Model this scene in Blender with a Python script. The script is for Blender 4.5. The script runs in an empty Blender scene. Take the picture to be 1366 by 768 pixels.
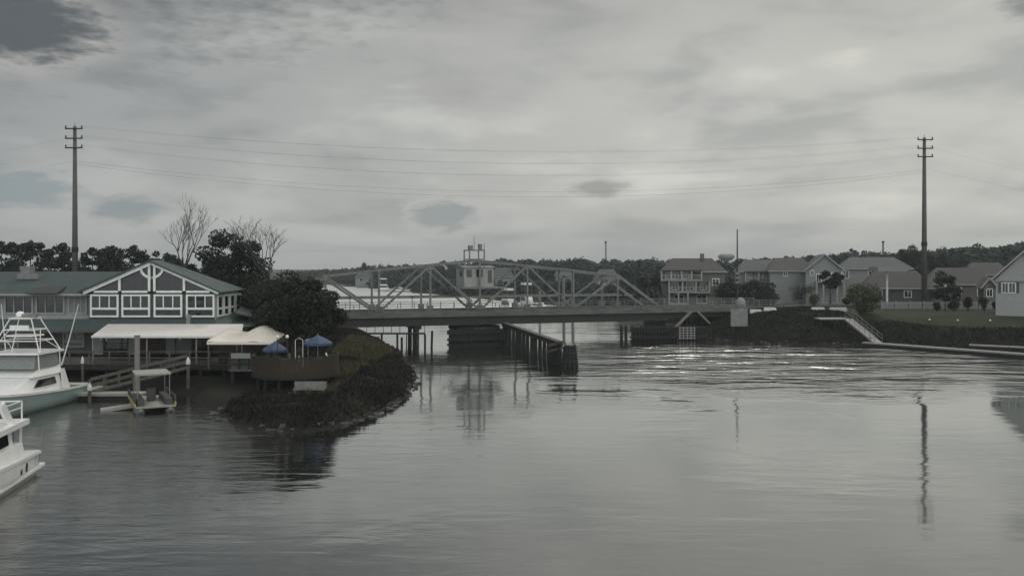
import bpy, math, random
import numpy as np
from mathutils import Vector, Matrix
R = math.radians
random.seed(7); RNG = np.random.default_rng(7)
sc = bpy.context.scene
COL = sc.collection
# ------------------------------------------------------------------ camera, sky, sun, exposure
F = 1183.0; CX = 683.0; HY = 355.0; CH = 10.5
cam_d = bpy.data.cameras.new('camera'); cam = bpy.data.objects.new('camera', cam_d); COL.objects.link(cam)
cam.location = (0, 0, CH); cam.rotation_euler = (R(90), 0, 0)
cam_d.sensor_width = 36; cam_d.lens = F / 1366 * 36; cam_d.shift_y = -(384 - HY) / 1366
cam_d.clip_start = 0.5; cam_d.clip_end = 9000
sc.camera = cam
SUN_AZ = R(14); SUN_EL = R(46)
world = bpy.data.worlds.new('World'); sc.world = world; world.use_nodes = True
def build_world():
    nt = world.node_tree; nt.nodes.clear(); N = nt.nodes; L = nt.links
    def nd(t, **k):
        n = N.new(t)
        for a, b in k.items(): setattr(n, a, b)
        return n
    def val(sock, v):
        if isinstance(v, (int, float)): sock.default_value = v
        else: L.new(v, sock)
    def m(op, a, b=0.0, c=0.0, clamp=False):
        n = nd('ShaderNodeMath', operation=op); n.use_clamp = clamp
        val(n.inputs[0], a); val(n.inputs[1], b); val(n.inputs[2], c); return n.outputs[0]
    out = nd('ShaderNodeOutputWorld'); 
    sky = nd('ShaderNodeTexSky', sky_type='NISHITA'); sky.sun_disc = False
    sky.sun_elevation = SUN_EL; sky.sun_rotation = SUN_AZ; sky.air_density = 1.5; sky.dust_density = 3.0
    bg1 = nd('ShaderNodeBackground'); L.new(sky.outputs[0], bg1.inputs[0]); bg1.inputs[1].default_value = 0.06
    tc = nd('ShaderNodeTexCoord'); sp = nd('ShaderNodeSeparateXYZ'); L.new(tc.outputs['Generated'], sp.inputs[0])
    x, y, z = sp.outputs
    az = m('ARCTAN2', x, y)
    rr = m('SQRT', m('ADD', m('MULTIPLY', x, x), m('MULTIPLY', y, y)))
    el = m('ARCTAN2', z, rr)
    zz = m('ADD', m('MAXIMUM', z, 0.0), 0.10)
    cv = nd('ShaderNodeCombineXYZ'); L.new(m('DIVIDE', x, zz), cv.inputs[0]); L.new(m('DIVIDE', y, zz), cv.inputs[1])
    def noise(scale, detail, rough, vec, dist=0.0):
        n = nd('ShaderNodeTexNoise'); n.inputs['Scale'].default_value = scale; n.inputs['Detail'].default_value = detail
        n.inputs['Roughness'].default_value = rough; n.inputs['Distortion'].default_value = dist
        L.new(vec, n.inputs['Vector']); return n.outputs[0]
    n1 = noise(0.55, 6, 0.5, cv.outputs[0], 0.5)
    av = nd('ShaderNodeCombineXYZ'); L.new(az, av.inputs[0]); L.new(m('MULTIPLY', el, 3.2), av.inputs[1])
    L.new(m('MULTIPLY', el, 0.7), av.inputs[2])
    n2 = noise(3.2, 5, 0.45, av.outputs[0], 0.6)
    n3 = noise(34, 5, 0.6, av.outputs[0], 0.1)
    n4 = noise(9, 5, 0.5, av.outputs[0], 0.3)
    def ramp(fac, pts):
        r = nd('ShaderNodeValToRGB'); cr = r.color_ramp; cr.interpolation = 'EASE'
        while len(cr.elements) < len(pts): cr.elements.new(0.5)
        for e, (p, c) in zip(cr.elements, pts):
            e.position = p; e.color = (c[0], c[1], c[2], 1)
        L.new(fac, r.inputs[0]); return r.outputs[0]
    def mixc(fac, a, b, bt='MIX'):
        n = nd('ShaderNodeMix', data_type='RGBA', blend_type=bt)
        val(n.inputs[0], fac)
        for s, v in ((n.inputs[6], a), (n.inputs[7], b)):
            if isinstance(v, tuple): s.default_value = (v[0], v[1], v[2], 1)
            else: L.new(v, s)
        return n.outputs[2]
    # overcast deck: layered streaks
    tot = m('ADD', m('MULTIPLY', n1, 0.35), m('ADD', m('MULTIPLY', n2, 0.42), m('MULTIPLY', n4, 0.23)))
    base = ramp(tot, [(0.40, (0.275, 0.282, 0.288)), (0.5, (0.375, 0.376, 0.374)), (0.60, (0.48, 0.478, 0.465))])
    # brighter towards the veiled sun, darker and bluer to the left
    gl = m('MULTIPLY', m('SUBTRACT', az, R(14)), m('SUBTRACT', az, R(14)))
    ge = m('MULTIPLY', m('SUBTRACT', el, R(40)), m('SUBTRACT', el, R(40)))
    glow = m('EXPONENT', m('MULTIPLY', m('ADD', gl, ge), -5.0))
    base = mixc(1.0, base, mixc(m('MULTIPLY', glow, 0.9, clamp=True), (1.0, 1.0, 1.0), (1.9, 1.86, 1.76)), 'MULTIPLY')
    lr = m('MULTIPLY_ADD', az, 0.85, 0.5, clamp=True)
    base = mixc(1.0, base, mixc(lr, (0.78, 0.815, 0.835), (1.30, 1.30, 1.235)), 'MULTIPLY')
    # dimmer band in the upper part of the view
    band = m('EXPONENT', m('MULTIPLY', m('MULTIPLY', m('SUBTRACT', el, R(18.5)), m('SUBTRACT', el, R(18.5))), -95.0))
    base = mixc(m('MULTIPLY', band, 0.5), base, (0.20, 0.20, 0.205))
    # separate clouds: (px, py, halfwidth, halfheight, dark colour, strength)
    def cloud(base, px, py, w, h, col, k, soft=0.6, edge=None, amp=1.5):
        a0 = math.atan((px - CX) / F); e0 = math.atan((HY - py) / math.hypot(F, px - CX))
        dx = m('DIVIDE', m('SUBTRACT', az, a0), w / F); dy = m('DIVIDE', m('SUBTRACT', el, e0), h / F)
        r = m('SQRT', m('ADD', m('MULTIPLY', dx, dx), m('MULTIPLY', dy, dy)))
        r = m('ADD', r, m('MULTIPLY', m('SUBTRACT', n3, 0.5), amp))
        f = m('DIVIDE', m('SUBTRACT', 1.0, r), soft, clamp=True)
        f = m('SMOOTH_MIN', f, 1.0, 0.3)
        if edge:
            f2 = m('DIVIDE', m('SUBTRACT', 1.28, r), 0.35, clamp=True)
            base = mixc(m('MULTIPLY', f2, 0.75, clamp=True), base, edge)
        return mixc(m('MULTIPLY', f, k, clamp=True), base, col)
    for c in [(10, 30, 118, 52, (0.062, 0.076, 0.090), 0.97, 0.5, (0.42, 0.41, 0.39), 1.1),
              (-60, -400, 760, 370, (0.10, 0.11, 0.118), 0.95, 0.5, None, 0.7), (700, -420, 700, 160, (0.30, 0.30, 0.30), 0.7, 0.9, None, 0.9),  # first one is unseen, added above the view to darken the left water
              (20, 250, 80, 26, (0.215, 0.262, 0.285), 0.85, 0.5), (165, 279, 55, 20, (0.20, 0.238, 0.258), 0.85, 0.55),
              (595, 288, 52, 25, (0.225, 0.262, 0.27), 0.85, 0.5, (0.47, 0.47, 0.46)), (797, 250, 46, 15, (0.26, 0.26, 0.25), 0.8, 0.6, (0.49, 0.485, 0.47)),
              (955, 298, 42, 11, (0.31, 0.32, 0.32), 0.6, 0.8), (445, 293, 30, 8, (0.30, 0.31, 0.31), 0.5, 0.8),
              (1362, 10, 30, 16, (0.16, 0.17, 0.175), 0.8, 0.8), (960, 135, 95, 16, (0.33, 0.33, 0.34), 0.5, 1.0),
              (620, 120, 130, 40, (0.31, 0.31, 0.315), 0.5, 1.0), (1090, 300, 60, 12, (0.36, 0.36, 0.36), 0.5, 1.0),
              (700, 298, 40, 9, (0.52, 0.52, 0.51), 0.5, 1.0), (910, 200, 60, 12, (0.56, 0.56, 0.53), 0.5, 1.0)]:
        base = cloud(base, *c)
    hz = m('EXPONENT', m('MULTIPLY', m('MAXIMUM', el, 0.0), -26.0))
    base = mixc(m('MULTIPLY', hz, 0.6), base, (0.385, 0.39, 0.39))
    rear = m('MULTIPLY_ADD', y, -0.9, 0.15, clamp=True)  # unseen sky behind the camera, brightened as added fill for white fronts
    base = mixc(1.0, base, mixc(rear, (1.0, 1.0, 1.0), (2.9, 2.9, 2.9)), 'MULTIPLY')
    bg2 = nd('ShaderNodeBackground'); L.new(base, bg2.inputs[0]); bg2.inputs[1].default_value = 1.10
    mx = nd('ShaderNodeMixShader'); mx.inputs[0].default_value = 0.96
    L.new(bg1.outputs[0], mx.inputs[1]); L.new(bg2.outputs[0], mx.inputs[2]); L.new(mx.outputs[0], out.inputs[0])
build_world()
sd = bpy.data.lights.new('sun', 'SUN'); sun = bpy.data.objects.new('sun', sd); COL.objects.link(sun)
sd.energy = 0.7; sd.angle = R(14); sd.color = (1.0, 0.96, 0.90)
d_ = Vector((math.sin(SUN_AZ) * math.cos(SUN_EL), math.cos(SUN_AZ) * math.cos(SUN_EL), math.sin(SUN_EL)))
sun.rotation_euler = (-d_).to_track_quat('-Z', 'Y').to_euler()
sc.view_settings.view_transform = 'Standard'; sc.view_settings.look = 'None'
sc.view_settings.exposure = 0.0; sc.view_settings.gamma = 1.0; sc.view_settings.use_curve_mapping = False
sc.render.engine = 'CYCLES'
sc.cycles.max_bounces = 6; sc.cycles.volume_bounces = 0; sc.cycles.caustics_reflective = False; sc.cycles.caustics_refractive = False

# ------------------------------------------------------------------ helpers
def W(px, py, d):                         # a point of the place seen at (px,py), d metres off
    return Vector(((px - CX) / F * d, d, CH - (py - HY) / F * d))
def XX(px, d): return (px - CX) / F * d
def ZZ(py, d): return CH - (py - HY) / F * d
def mat(name, col, rough=0.7, var=0.18, scale=3.0, metal=0.0, bump=0.0, spec=0.4, stretch=(1, 1, 1), col2=None, coord='Object'):
    m = bpy.data.materials.new(name); m.use_nodes = True; nt = m.node_tree; N = nt.nodes; L = nt.links
    b = N['Principled BSDF']; b.inputs['Roughness'].default_value = rough; b.inputs['Metallic'].default_value = metal
    b.inputs['Specular IOR Level'].default_value = spec
    tc = N.new('ShaderNodeTexCoord'); mp = N.new('ShaderNodeMapping'); mp.inputs['Scale'].default_value = stretch
    L.new(tc.outputs[coord], mp.inputs[0])
    n = N.new('ShaderNodeTexNoise'); n.inputs['Scale'].default_value = scale; n.inputs['Detail'].default_value = 6; n.inputs['Roughness'].default_value = 0.6
    L.new(mp.outputs[0], n.inputs['Vector'])
    r = N.new('ShaderNodeValToRGB'); c = Vector(col); c2 = Vector(col2) if col2 else c * (1 + var)
    lo = c * (1 - var) if not col2 else c
    r.color_ramp.elements[0].position = 0.33; r.color_ramp.elements[0].color = (*lo, 1)
    r.color_ramp.elements[1].position = 0.67; r.color_ramp.elements[1].color = (*c2, 1)
    L.new(n.outputs[0], r.inputs[0]); L.new(r.outputs[0], b.inputs['Base Color'])
    if bump:
        bp = N.new('ShaderNodeBump'); bp.inputs['Strength'].default_value = bump; bp.inputs['Distance'].default_value = 0.05
        L.new(n.outputs[0], bp.inputs['Height']); L.new(bp.outputs[0], b.inputs['Normal'])
    return m
M = dict(
    white=mat('white_paint', (.66, .68, .67), .5, .07, 2), cream=mat('cream_trim', (.33, .345, .335), .55, .08, 2),
    gel=mat('boat_gelcoat', (.84, .84, .83), .22, .05, 1.2, spec=.5), gelgreen=mat('seafoam_hull', (.36, .47, .45), .22, .06, 1),
    teal=mat('teal_metal_roof', (.055, .080, .077), .7, .18, 1.6, stretch=(3, .4, 1)), tealwall=mat('teal_clapboard', (.11, .155, .15), .6, .15, 3, stretch=(.3, .3, 6)),
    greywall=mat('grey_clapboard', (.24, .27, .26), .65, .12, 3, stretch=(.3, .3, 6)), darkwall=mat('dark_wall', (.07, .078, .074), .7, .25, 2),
    frame=mat('window_trim', (.78, .82, .80), .5, .08, 2), glass=mat('dark_glass', (.012, .016, .018), .06, .3, 2, spec=.6),
    curtain=mat('pale_blind', (.22, .24, .24), .7, .2, 4, stretch=(8, 1, .4)),
    wood=mat('weathered_wood', (.10, .095, .085), .85, .3, 4, bump=.3, stretch=(1, 1, .3)), darkwood=mat('creosote_timber', (.022, .024, .022), .85, .4, 5, bump=.4),
    deckwood=mat('brown_fence_wood', (.042, .033, .023), .8, .3, 5, stretch=(4, 4, .4)), palewood=mat('pale_dock_planks', (.34, .33, .31), .75, .15, 5),
    canvas=mat('white_canvas', (.72, .69, .66), .7, .06, 1.5), cream_canvas=mat('cream_canvas', (.80, .74, .66), .65, .06, 1.5),
    blue=mat('blue_canvas', (.05, .08, .145), .7, .2, 2), steel=mat('aged_grey_steel', (.165, .175, .17), .55, .28, 2.5, metal=.2), 
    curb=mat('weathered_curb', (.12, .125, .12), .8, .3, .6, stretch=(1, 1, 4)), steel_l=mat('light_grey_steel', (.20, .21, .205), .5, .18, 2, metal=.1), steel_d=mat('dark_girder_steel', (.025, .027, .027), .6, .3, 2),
    conc=mat('concrete', (.22, .22, .21), .85, .2, 1.2, bump=.2), concd=mat('wet_concrete', (.045, .05, .048), .7, .4, 1.5, bump=.3),
    asphalt=mat('asphalt', (.04, .04, .04), .9, .2, 2), pole=mat('galvanised_pole', (.085, .085, .08), .6, .15, 1.5),
    black=mat('black_rubber', (.015, .015, .015), .6, .2, 3), wire=mat('power_cable', (.16, .16, .16), .6, .1, 1),
    roofgrey=mat('grey_shingles', (.075, .085, .085), .8, .2, 3), roofdark=mat('dark_shingles', (.055, .055, .055), .8, .25, 3),
    roofbrown=mat('brown_shingles', (.058, .054, .052), .8, .25, 3), siding=mat('pale_siding', (.24, .255, .25), .65, .08, 2, stretch=(.3, .3, 8)),
    brick=mat('grey_brown_siding', (.13, .125, .115), .75, .2, 3), yellow=mat('yellow_stripe', (.62, .48, .16), .5, .1, 2),
    leaf_d=mat('dark_leaves', (.012, .017, .012), .85, .5, .7, col2=(.026, .034, .023), coord='Object'),
    leaf_g=mat('olive_leaves', (.045, .058, .026), .75, .4, .5, col2=(.085, .095, .042)),
    leaf_p=mat('pine_needles', (.013, .021, .018), .85, .4, .6, col2=(.027, .037, .030)),
    leaf_far=mat('far_foliage', (.038, .056, .050), .85, .4, .05, col2=(.068, .086, .076)),  # paler than near leaves: part of the distance haze is put into the colour
    bark=mat('grey_bark', (.06, .058, .055), .9, .3, 3, bump=.3), barkd=mat('dark_bark', (.05, .045, .04), .9, .3, 3),
    brush=mat('dry_brush', (.008, .009, .007), .95, .4, .16, col2=(.032, .030, .024)), grassy=mat('yellow_grass', (.072, .066, .036), .9, .3, .6),
    rock=mat('shore_rock', (.085, .085, .08), .85, .4, 2, bump=.4), lampglass=mat('milky_globe', (.85, .85, .82), .3, .02, 2), brickred=mat('dull_red_panel', (.07, .045, .045), .8, .2, 3),
)
class MB:
    def __init__(s): s.v = []; s.f = []
    def add(s, vs, fs):
        o = len(s.v); s.v += [tuple(v) for v in vs]; s.f += [tuple(i + o for i in f) for f in fs]; return s
    def box(s, x0, x1, y0, y1, z0, z1, mtx=None):
        vs = [Vector((x, y, z)) for z in (z0, z1) for (x, y) in ((x0, y0), (x1, y0), (x1, y1), (x0, y1))]
        if mtx: vs = [mtx @ v for v in vs]
        return s.add(vs, [(0, 3, 2, 1), (4, 5, 6, 7), (0, 1, 5, 4), (1, 2, 6, 5), (2, 3, 7, 6), (3, 0, 4, 7)])
    def beam(s, a, b, w, h=None, up=(0, 0, 1)):
        a = Vector(a); b = Vector(b); h = h or w; d = (b - a).normalized(); up = Vector(up)
        if abs(d.dot(up)) > .98: up = Vector((1, 0, 0))
        sx = d.cross(up).normalized() * w / 2; sy = sx.cross(d).normalized() * h / 2
        vs = [p + q for p in (a, b) for q in (-sx - sy, sx - sy, sx + sy, -sx + sy)]
        return s.add(vs, [(0, 1, 2, 3), (7, 6, 5, 4), (0, 4, 5, 1), (1, 5, 6, 2), (2, 6, 7, 3), (3, 7, 4, 0)])
    def tube(s, pts, rs, n=8, cap=True):
        pts = [Vector(p) for p in pts]
        if isinstance(rs, (int, float)): rs = [rs] * len(pts)
        o = len(s.v); rings = []
        for i, p in enumerate(pts):
            d = (pts[min(i + 1, len(pts) - 1)] - pts[max(i - 1, 0)]).normalized()
            u = Vector((0, 0, 1)) if abs(d.z) < .9 else Vector((1, 0, 0))
            a = d.cross(u).normalized(); b = d.cross(a).normalized()
            for k in range(n):
                t = 2 * math.pi * k / n; s.v.append(tuple(p + (a * math.cos(t) + b * math.sin(t)) * rs[i]))
        for i in range(len(pts) - 1):
            for k in range(n):
                k2 = (k + 1) % n; s.f.append((o + i * n + k, o + i * n + k2, o + (i + 1) * n + k2, o + (i + 1) * n + k))
        if cap:
            s.f.append(tuple(o + k for k in range(n))[::-1]); s.f.append(tuple(o + (len(pts) - 1) * n + k for k in range(n)))
        return s
    def lathe(s, prof, n=16, c=(0, 0, 0)):
        return s.tube([(c[0], c[1], c[2] + z) for r, z in prof], [max(r, .001) for r, z in prof], n)
    def prism(s, pts, y0, y1):           # outline in XZ, extruded along Y
        n = len(pts); vs = [(x, y0, z) for x, z in pts] + [(x, y1, z) for x, z in pts]
        return s.add(vs, [tuple(range(n)), tuple(range(2 * n - 1, n - 1, -1))] + [(i, (i + 1) % n + 0, (i + 1) % n + n, i + n)[::-1] for i in range(n)])
    def slab(s, quad, t):                # a sheet of real thickness, corners given
        q = [Vector(p) for p in quad]; nrm = (q[1] - q[0]).cross(q[-1] - q[0]).normalized() * t
        n = len(q); vs = q + [p - nrm for p in q]
        return s.add(vs, [tuple(range(n)), tuple(range(2 * n - 1, n - 1, -1))] + [(i, i + n, (i + 1) % n + n, (i + 1) % n) for i in range(n)])
    def build(s, name, m, parent=None, smooth=False, origin=None):
        me = bpy.data.meshes.new(name)
        vs = s.v
        if origin is not None and parent is None: vs = [tuple(Vector(v) - Vector(origin)) for v in vs]
        me.from_pydata(vs, [], s.f); me.materials.append(M[m] if isinstance(m, str) else m)
        if smooth:
            for p in me.polygons: p.use_smooth = True
        me.update()
        o = bpy.data.objects.new(name, me); COL.objects.link(o)
        if origin is not None and parent is None: o.location = origin
        if parent: o.parent = parent
        return o
def tag(o, label=None, cat=None, group=None, kind=None):
    if label: o['label'] = label
    if cat: o['category'] = cat
    if group: o['group'] = group
    if kind: o['kind'] = kind
    return o
def thing(name, label, cat, loc=(0, 0, 0), rz=0, group=None):
    o = bpy.data.objects.new(name, None); COL.objects.link(o); o.location = loc; o.rotation_euler = (0, 0, rz)
    o.empty_display_size = .5
    return tag(o, label, cat, group)
def children(o): return [c for c in bpy.data.objects if c.parent == o]
def dup(o, loc=None, rz=None, scale=None, label=None, parent=None):
    c = o.copy(); COL.objects.link(c)
    if parent: c.parent = parent
    if loc is not None: c.location = loc
    if rz is not None: c.rotation_euler = (0, 0, rz)
    if scale: c.scale = scale if hasattr(scale, '__len__') else (scale,) * 3
    if label: c['label'] = label
    for ch in children(o): dup(ch, parent=c)
    return c
ORD = ['first', 'second', 'third', 'fourth', 'fifth', 'sixth', 'seventh', 'eighth', 'ninth', 'tenth', 'eleventh', 'twelfth',
       'thirteenth', 'fourteenth', 'fifteenth', 'sixteenth', 'seventeenth', 'eighteenth', 'nineteenth', 'twentieth', 'twenty-first', 'twenty-second', 'twenty-third', 'twenty-fourth', 'twenty-fifth', 'twenty-sixth', 'twenty-seventh', 'twenty-eighth', 'twenty-ninth', 'thirtieth']

# ------------------------------------------------------------------ terrain
LEFT = [(-16.5, 57.2), (-13.5, 56.6), (-11.5, 58.5), (-9.6, 64), (-8.6, 72), (-8.9, 79), (-10.5, 90), (-14.6, 107), (-20.9, 133), (-28, 155), (-44, 205), (-78, 330),
        (-135, 500), (-260, 700), (-900, 1100), (-3000, 1500), (-3000, 20), (-200, 20), (-90, 68), (-60, 76), (-42, 76), (-33, 76), (-26, 72), (-21.5, 64), (-19.5, 59)]
RIGHT = [(-3000, 2600), (-900, 1300), (-330, 720), (-180, 560), (-102, 497), (-64, 414), (-35, 340), (-16, 300), (2, 258), (14, 232), (22, 195), (27, 160), (28.5, 131), (32, 121),
         (40, 118.5), (48.5, 119.5), (56.5, 112.5), (64, 104.5), (76, 94), (110, 70), (300, 20), (3000, 20), (3000, 2600)]
def sdist(P, poly):
    x = P[:, 0]; y = P[:, 1]; n = len(poly); inside = np.zeros(len(P), bool); dm = np.full(len(P), 1e9)
    for i in range(n):
        x0, y0 = poly[i]; x1, y1 = poly[(i + 1) % n]
        dx, dy = x1 - x0, y1 - y0; t = np.clip(((x - x0) * dx + (y - y0) * dy) / (dx * dx + dy * dy), 0, 1)
        dm = np.minimum(dm, np.hypot(x - x0 - t * dx, y - y0 - t * dy))
        c = ((y0 > y) != (y1 > y)) & (x < dx * (y - y0) / (dy if dy else 1e-9) + x0); inside ^= c
    return np.where(inside, dm, -dm)
def wob(x, y, s, seed):
    r = np.random.default_rng(seed); o = np.zeros_like(x)
    for k in range(7):
        a = r.uniform(0, 6.28); f = s * r.uniform(.6, 2.2); o += np.sin((x * math.cos(a) + y * math.sin(a)) * f + r.uniform(0, 6.28)) / 7 * 1.6
    return o
def height(x, y):
    x = np.asarray(x, float); y = np.asarray(y, float); P = np.stack([x.ravel(), y.ravel()], 1)
    w = wob(x, y, .5, 3).ravel() * .7 + wob(x, y, 1.7, 4).ravel() * .3
    sl = sdist(P, LEFT) + w; sr = sdist(P, RIGHT) + w
    def prof(s, hmax, wd):
        t = np.clip(s / wd, 0, 1); return np.where(s > 0, hmax * (1 - (1 - t) ** 2) + 0.05, np.maximum(s * .35, -2.2))
    hl = prof(sl, 2.1, 6.5)
    # mound of the point
    xr = x.ravel(); yr = y.ravel()
    hl = hl + np.where(sl > 0, 0.7 * np.exp(-((xr + 17) / 6) ** 2 - ((yr - 95) / 14) ** 2), 0)
    hl = np.where((xr < -19) & (yr > 60) & (yr < 83) & (sl > 0), np.minimum(hl, 1.0), hl)
    hl = np.where((xr < -12.5) & (yr < 80) & (sl > 0) & (yr > 50), np.minimum(hl, .75 + np.clip((yr - 74) / 6, 0, 1) * .9), hl)
    far = np.clip((yr - 150) / 80, 0, 1)
    hr = prof(sr, 3.7 - 2.3 * far, 11)
    h = np.maximum(hl, hr) + np.where((hl > .3) | (hr > .3), wob(x, y, .25, 5).ravel() * .10, 0)
    return h.reshape(x.shape)
def hz(x, y): return float(height(np.array([x]), np.array([y]))[0])
def axis(fine0, fine1, step, lo, hi):
    a = list(np.arange(fine0, fine1 + .01, step)); s = step
    while a[-1] < hi: s *= 1.18; a.append(min(a[-1] + s, hi))
    s = step; b = [a[0]]
    while b[0] > lo: s *= 1.18; b.insert(0, max(b[0] - s, lo))
    return np.array(b[:-1] + a)
gx = axis(-60, 90, .9, -2400, 2400); gy = axis(54, 165, .9, 8, 2400)
GX, GY = np.meshgrid(gx, gy); GZ = height(GX, GY)
nv = GX.size; ny, nx = GX.shape
idx = np.arange(nv).reshape(ny, nx)
quads = np.stack([idx[:-1, :-1], idx[:-1, 1:], idx[1:, 1:], idx[1:, :-1]], -1).reshape(-1, 4)
me = bpy.data.meshes.new('ground'); me.from_pydata(np.stack([GX.ravel(), GY.ravel(), GZ.ravel()], 1).tolist(), [], quads.tolist())
for p in me.polygons: p.use_smooth = True
LAWN = [(50, 138), (48.5, 127), (56, 119), (64, 111.5), (80, 100), (150, 97), (150, 138)]
lm = np.clip(sdist(np.stack([GX.ravel(), GY.ravel()], 1), LAWN) / 1.5 + .5, 0, 1)
at = me.attributes.new('lawn', 'FLOAT', 'POINT'); at.data.foreach_set('value', lm.astype(np.float32))
def ground_mat():
    m = bpy.data.materials.new('earth_and_grass'); m.use_nodes = True; nt = m.node_tree; N = nt.nodes; L = nt.links; b = N['Principled BSDF']
    b.inputs['Roughness'].default_value = .95; b.inputs['Specular IOR Level'].default_value = .2
    g = N.new('ShaderNodeNewGeometry'); n = N.new('ShaderNodeTexNoise'); n.inputs['Scale'].default_value = .35; n.inputs['Detail'].default_value = 8; n.inputs['Roughness'].default_value = .7
    L.new(g.outputs['Position'], n.inputs['Vector'])
    r = N.new('ShaderNodeValToRGB'); r.color_ramp.elements[0].position = .35; r.color_ramp.elements[0].color = (.010, .011, .009, 1); r.color_ramp.elements[1].position = .68; r.color_ramp.elements[1].color = (.026, .025, .018, 1)
    r2 = N.new('ShaderNodeValToRGB'); r2.color_ramp.elements[0].position = .35; r2.color_ramp.elements[0].color = (.026, .030, .016, 1); r2.color_ramp.elements[1].position = .68; r2.color_ramp.elements[1].color = (.048, .052, .030, 1)
    L.new(n.outputs[0], r.inputs[0]); L.new(n.outputs[0], r2.inputs[0])
    a = N.new('ShaderNodeAttribute'); a.attribute_name = 'lawn'
    mx = N.new('ShaderNodeMix'); mx.data_type = 'RGBA'; L.new(a.outputs['Fac'], mx.inputs[0]); L.new(r.outputs[0], mx.inputs[6]); L.new(r2.outputs[0], mx.inputs[7])
    # wet dark mud close to the waterline
    sp = N.new('ShaderNodeSeparateXYZ'); L.new(g.outputs['Position'], sp.inputs[0])
    mr = N.new('ShaderNodeMapRange'); mr.inputs[1].default_value = .1; mr.inputs[2].default_value = .6; L.new(sp.outputs[2], mr.inputs[0])
    m2 = N.new('ShaderNodeMix'); m2.data_type = 'RGBA'; L.new(mr.outputs[0], m2.inputs[0]); m2.inputs[6].default_value = (.02, .02, .018, 1); L.new(mx.outputs[2], m2.inputs[7])
    L.new(m2.outputs[2], b.inputs['Base Color'])
    bp = N.new('ShaderNodeBump'); bp.inputs['Strength'].default_value = .6; bp.inputs['Distance'].default_value = .15; L.new(n.outputs[0], bp.inputs['Height']); L.new(bp.outputs[0], b.inputs['Normal'])
    return m
me.materials.append(ground_mat()); ground = bpy.data.objects.new('ground', me); COL.objects.link(ground); tag(ground, kind='structure')
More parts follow.
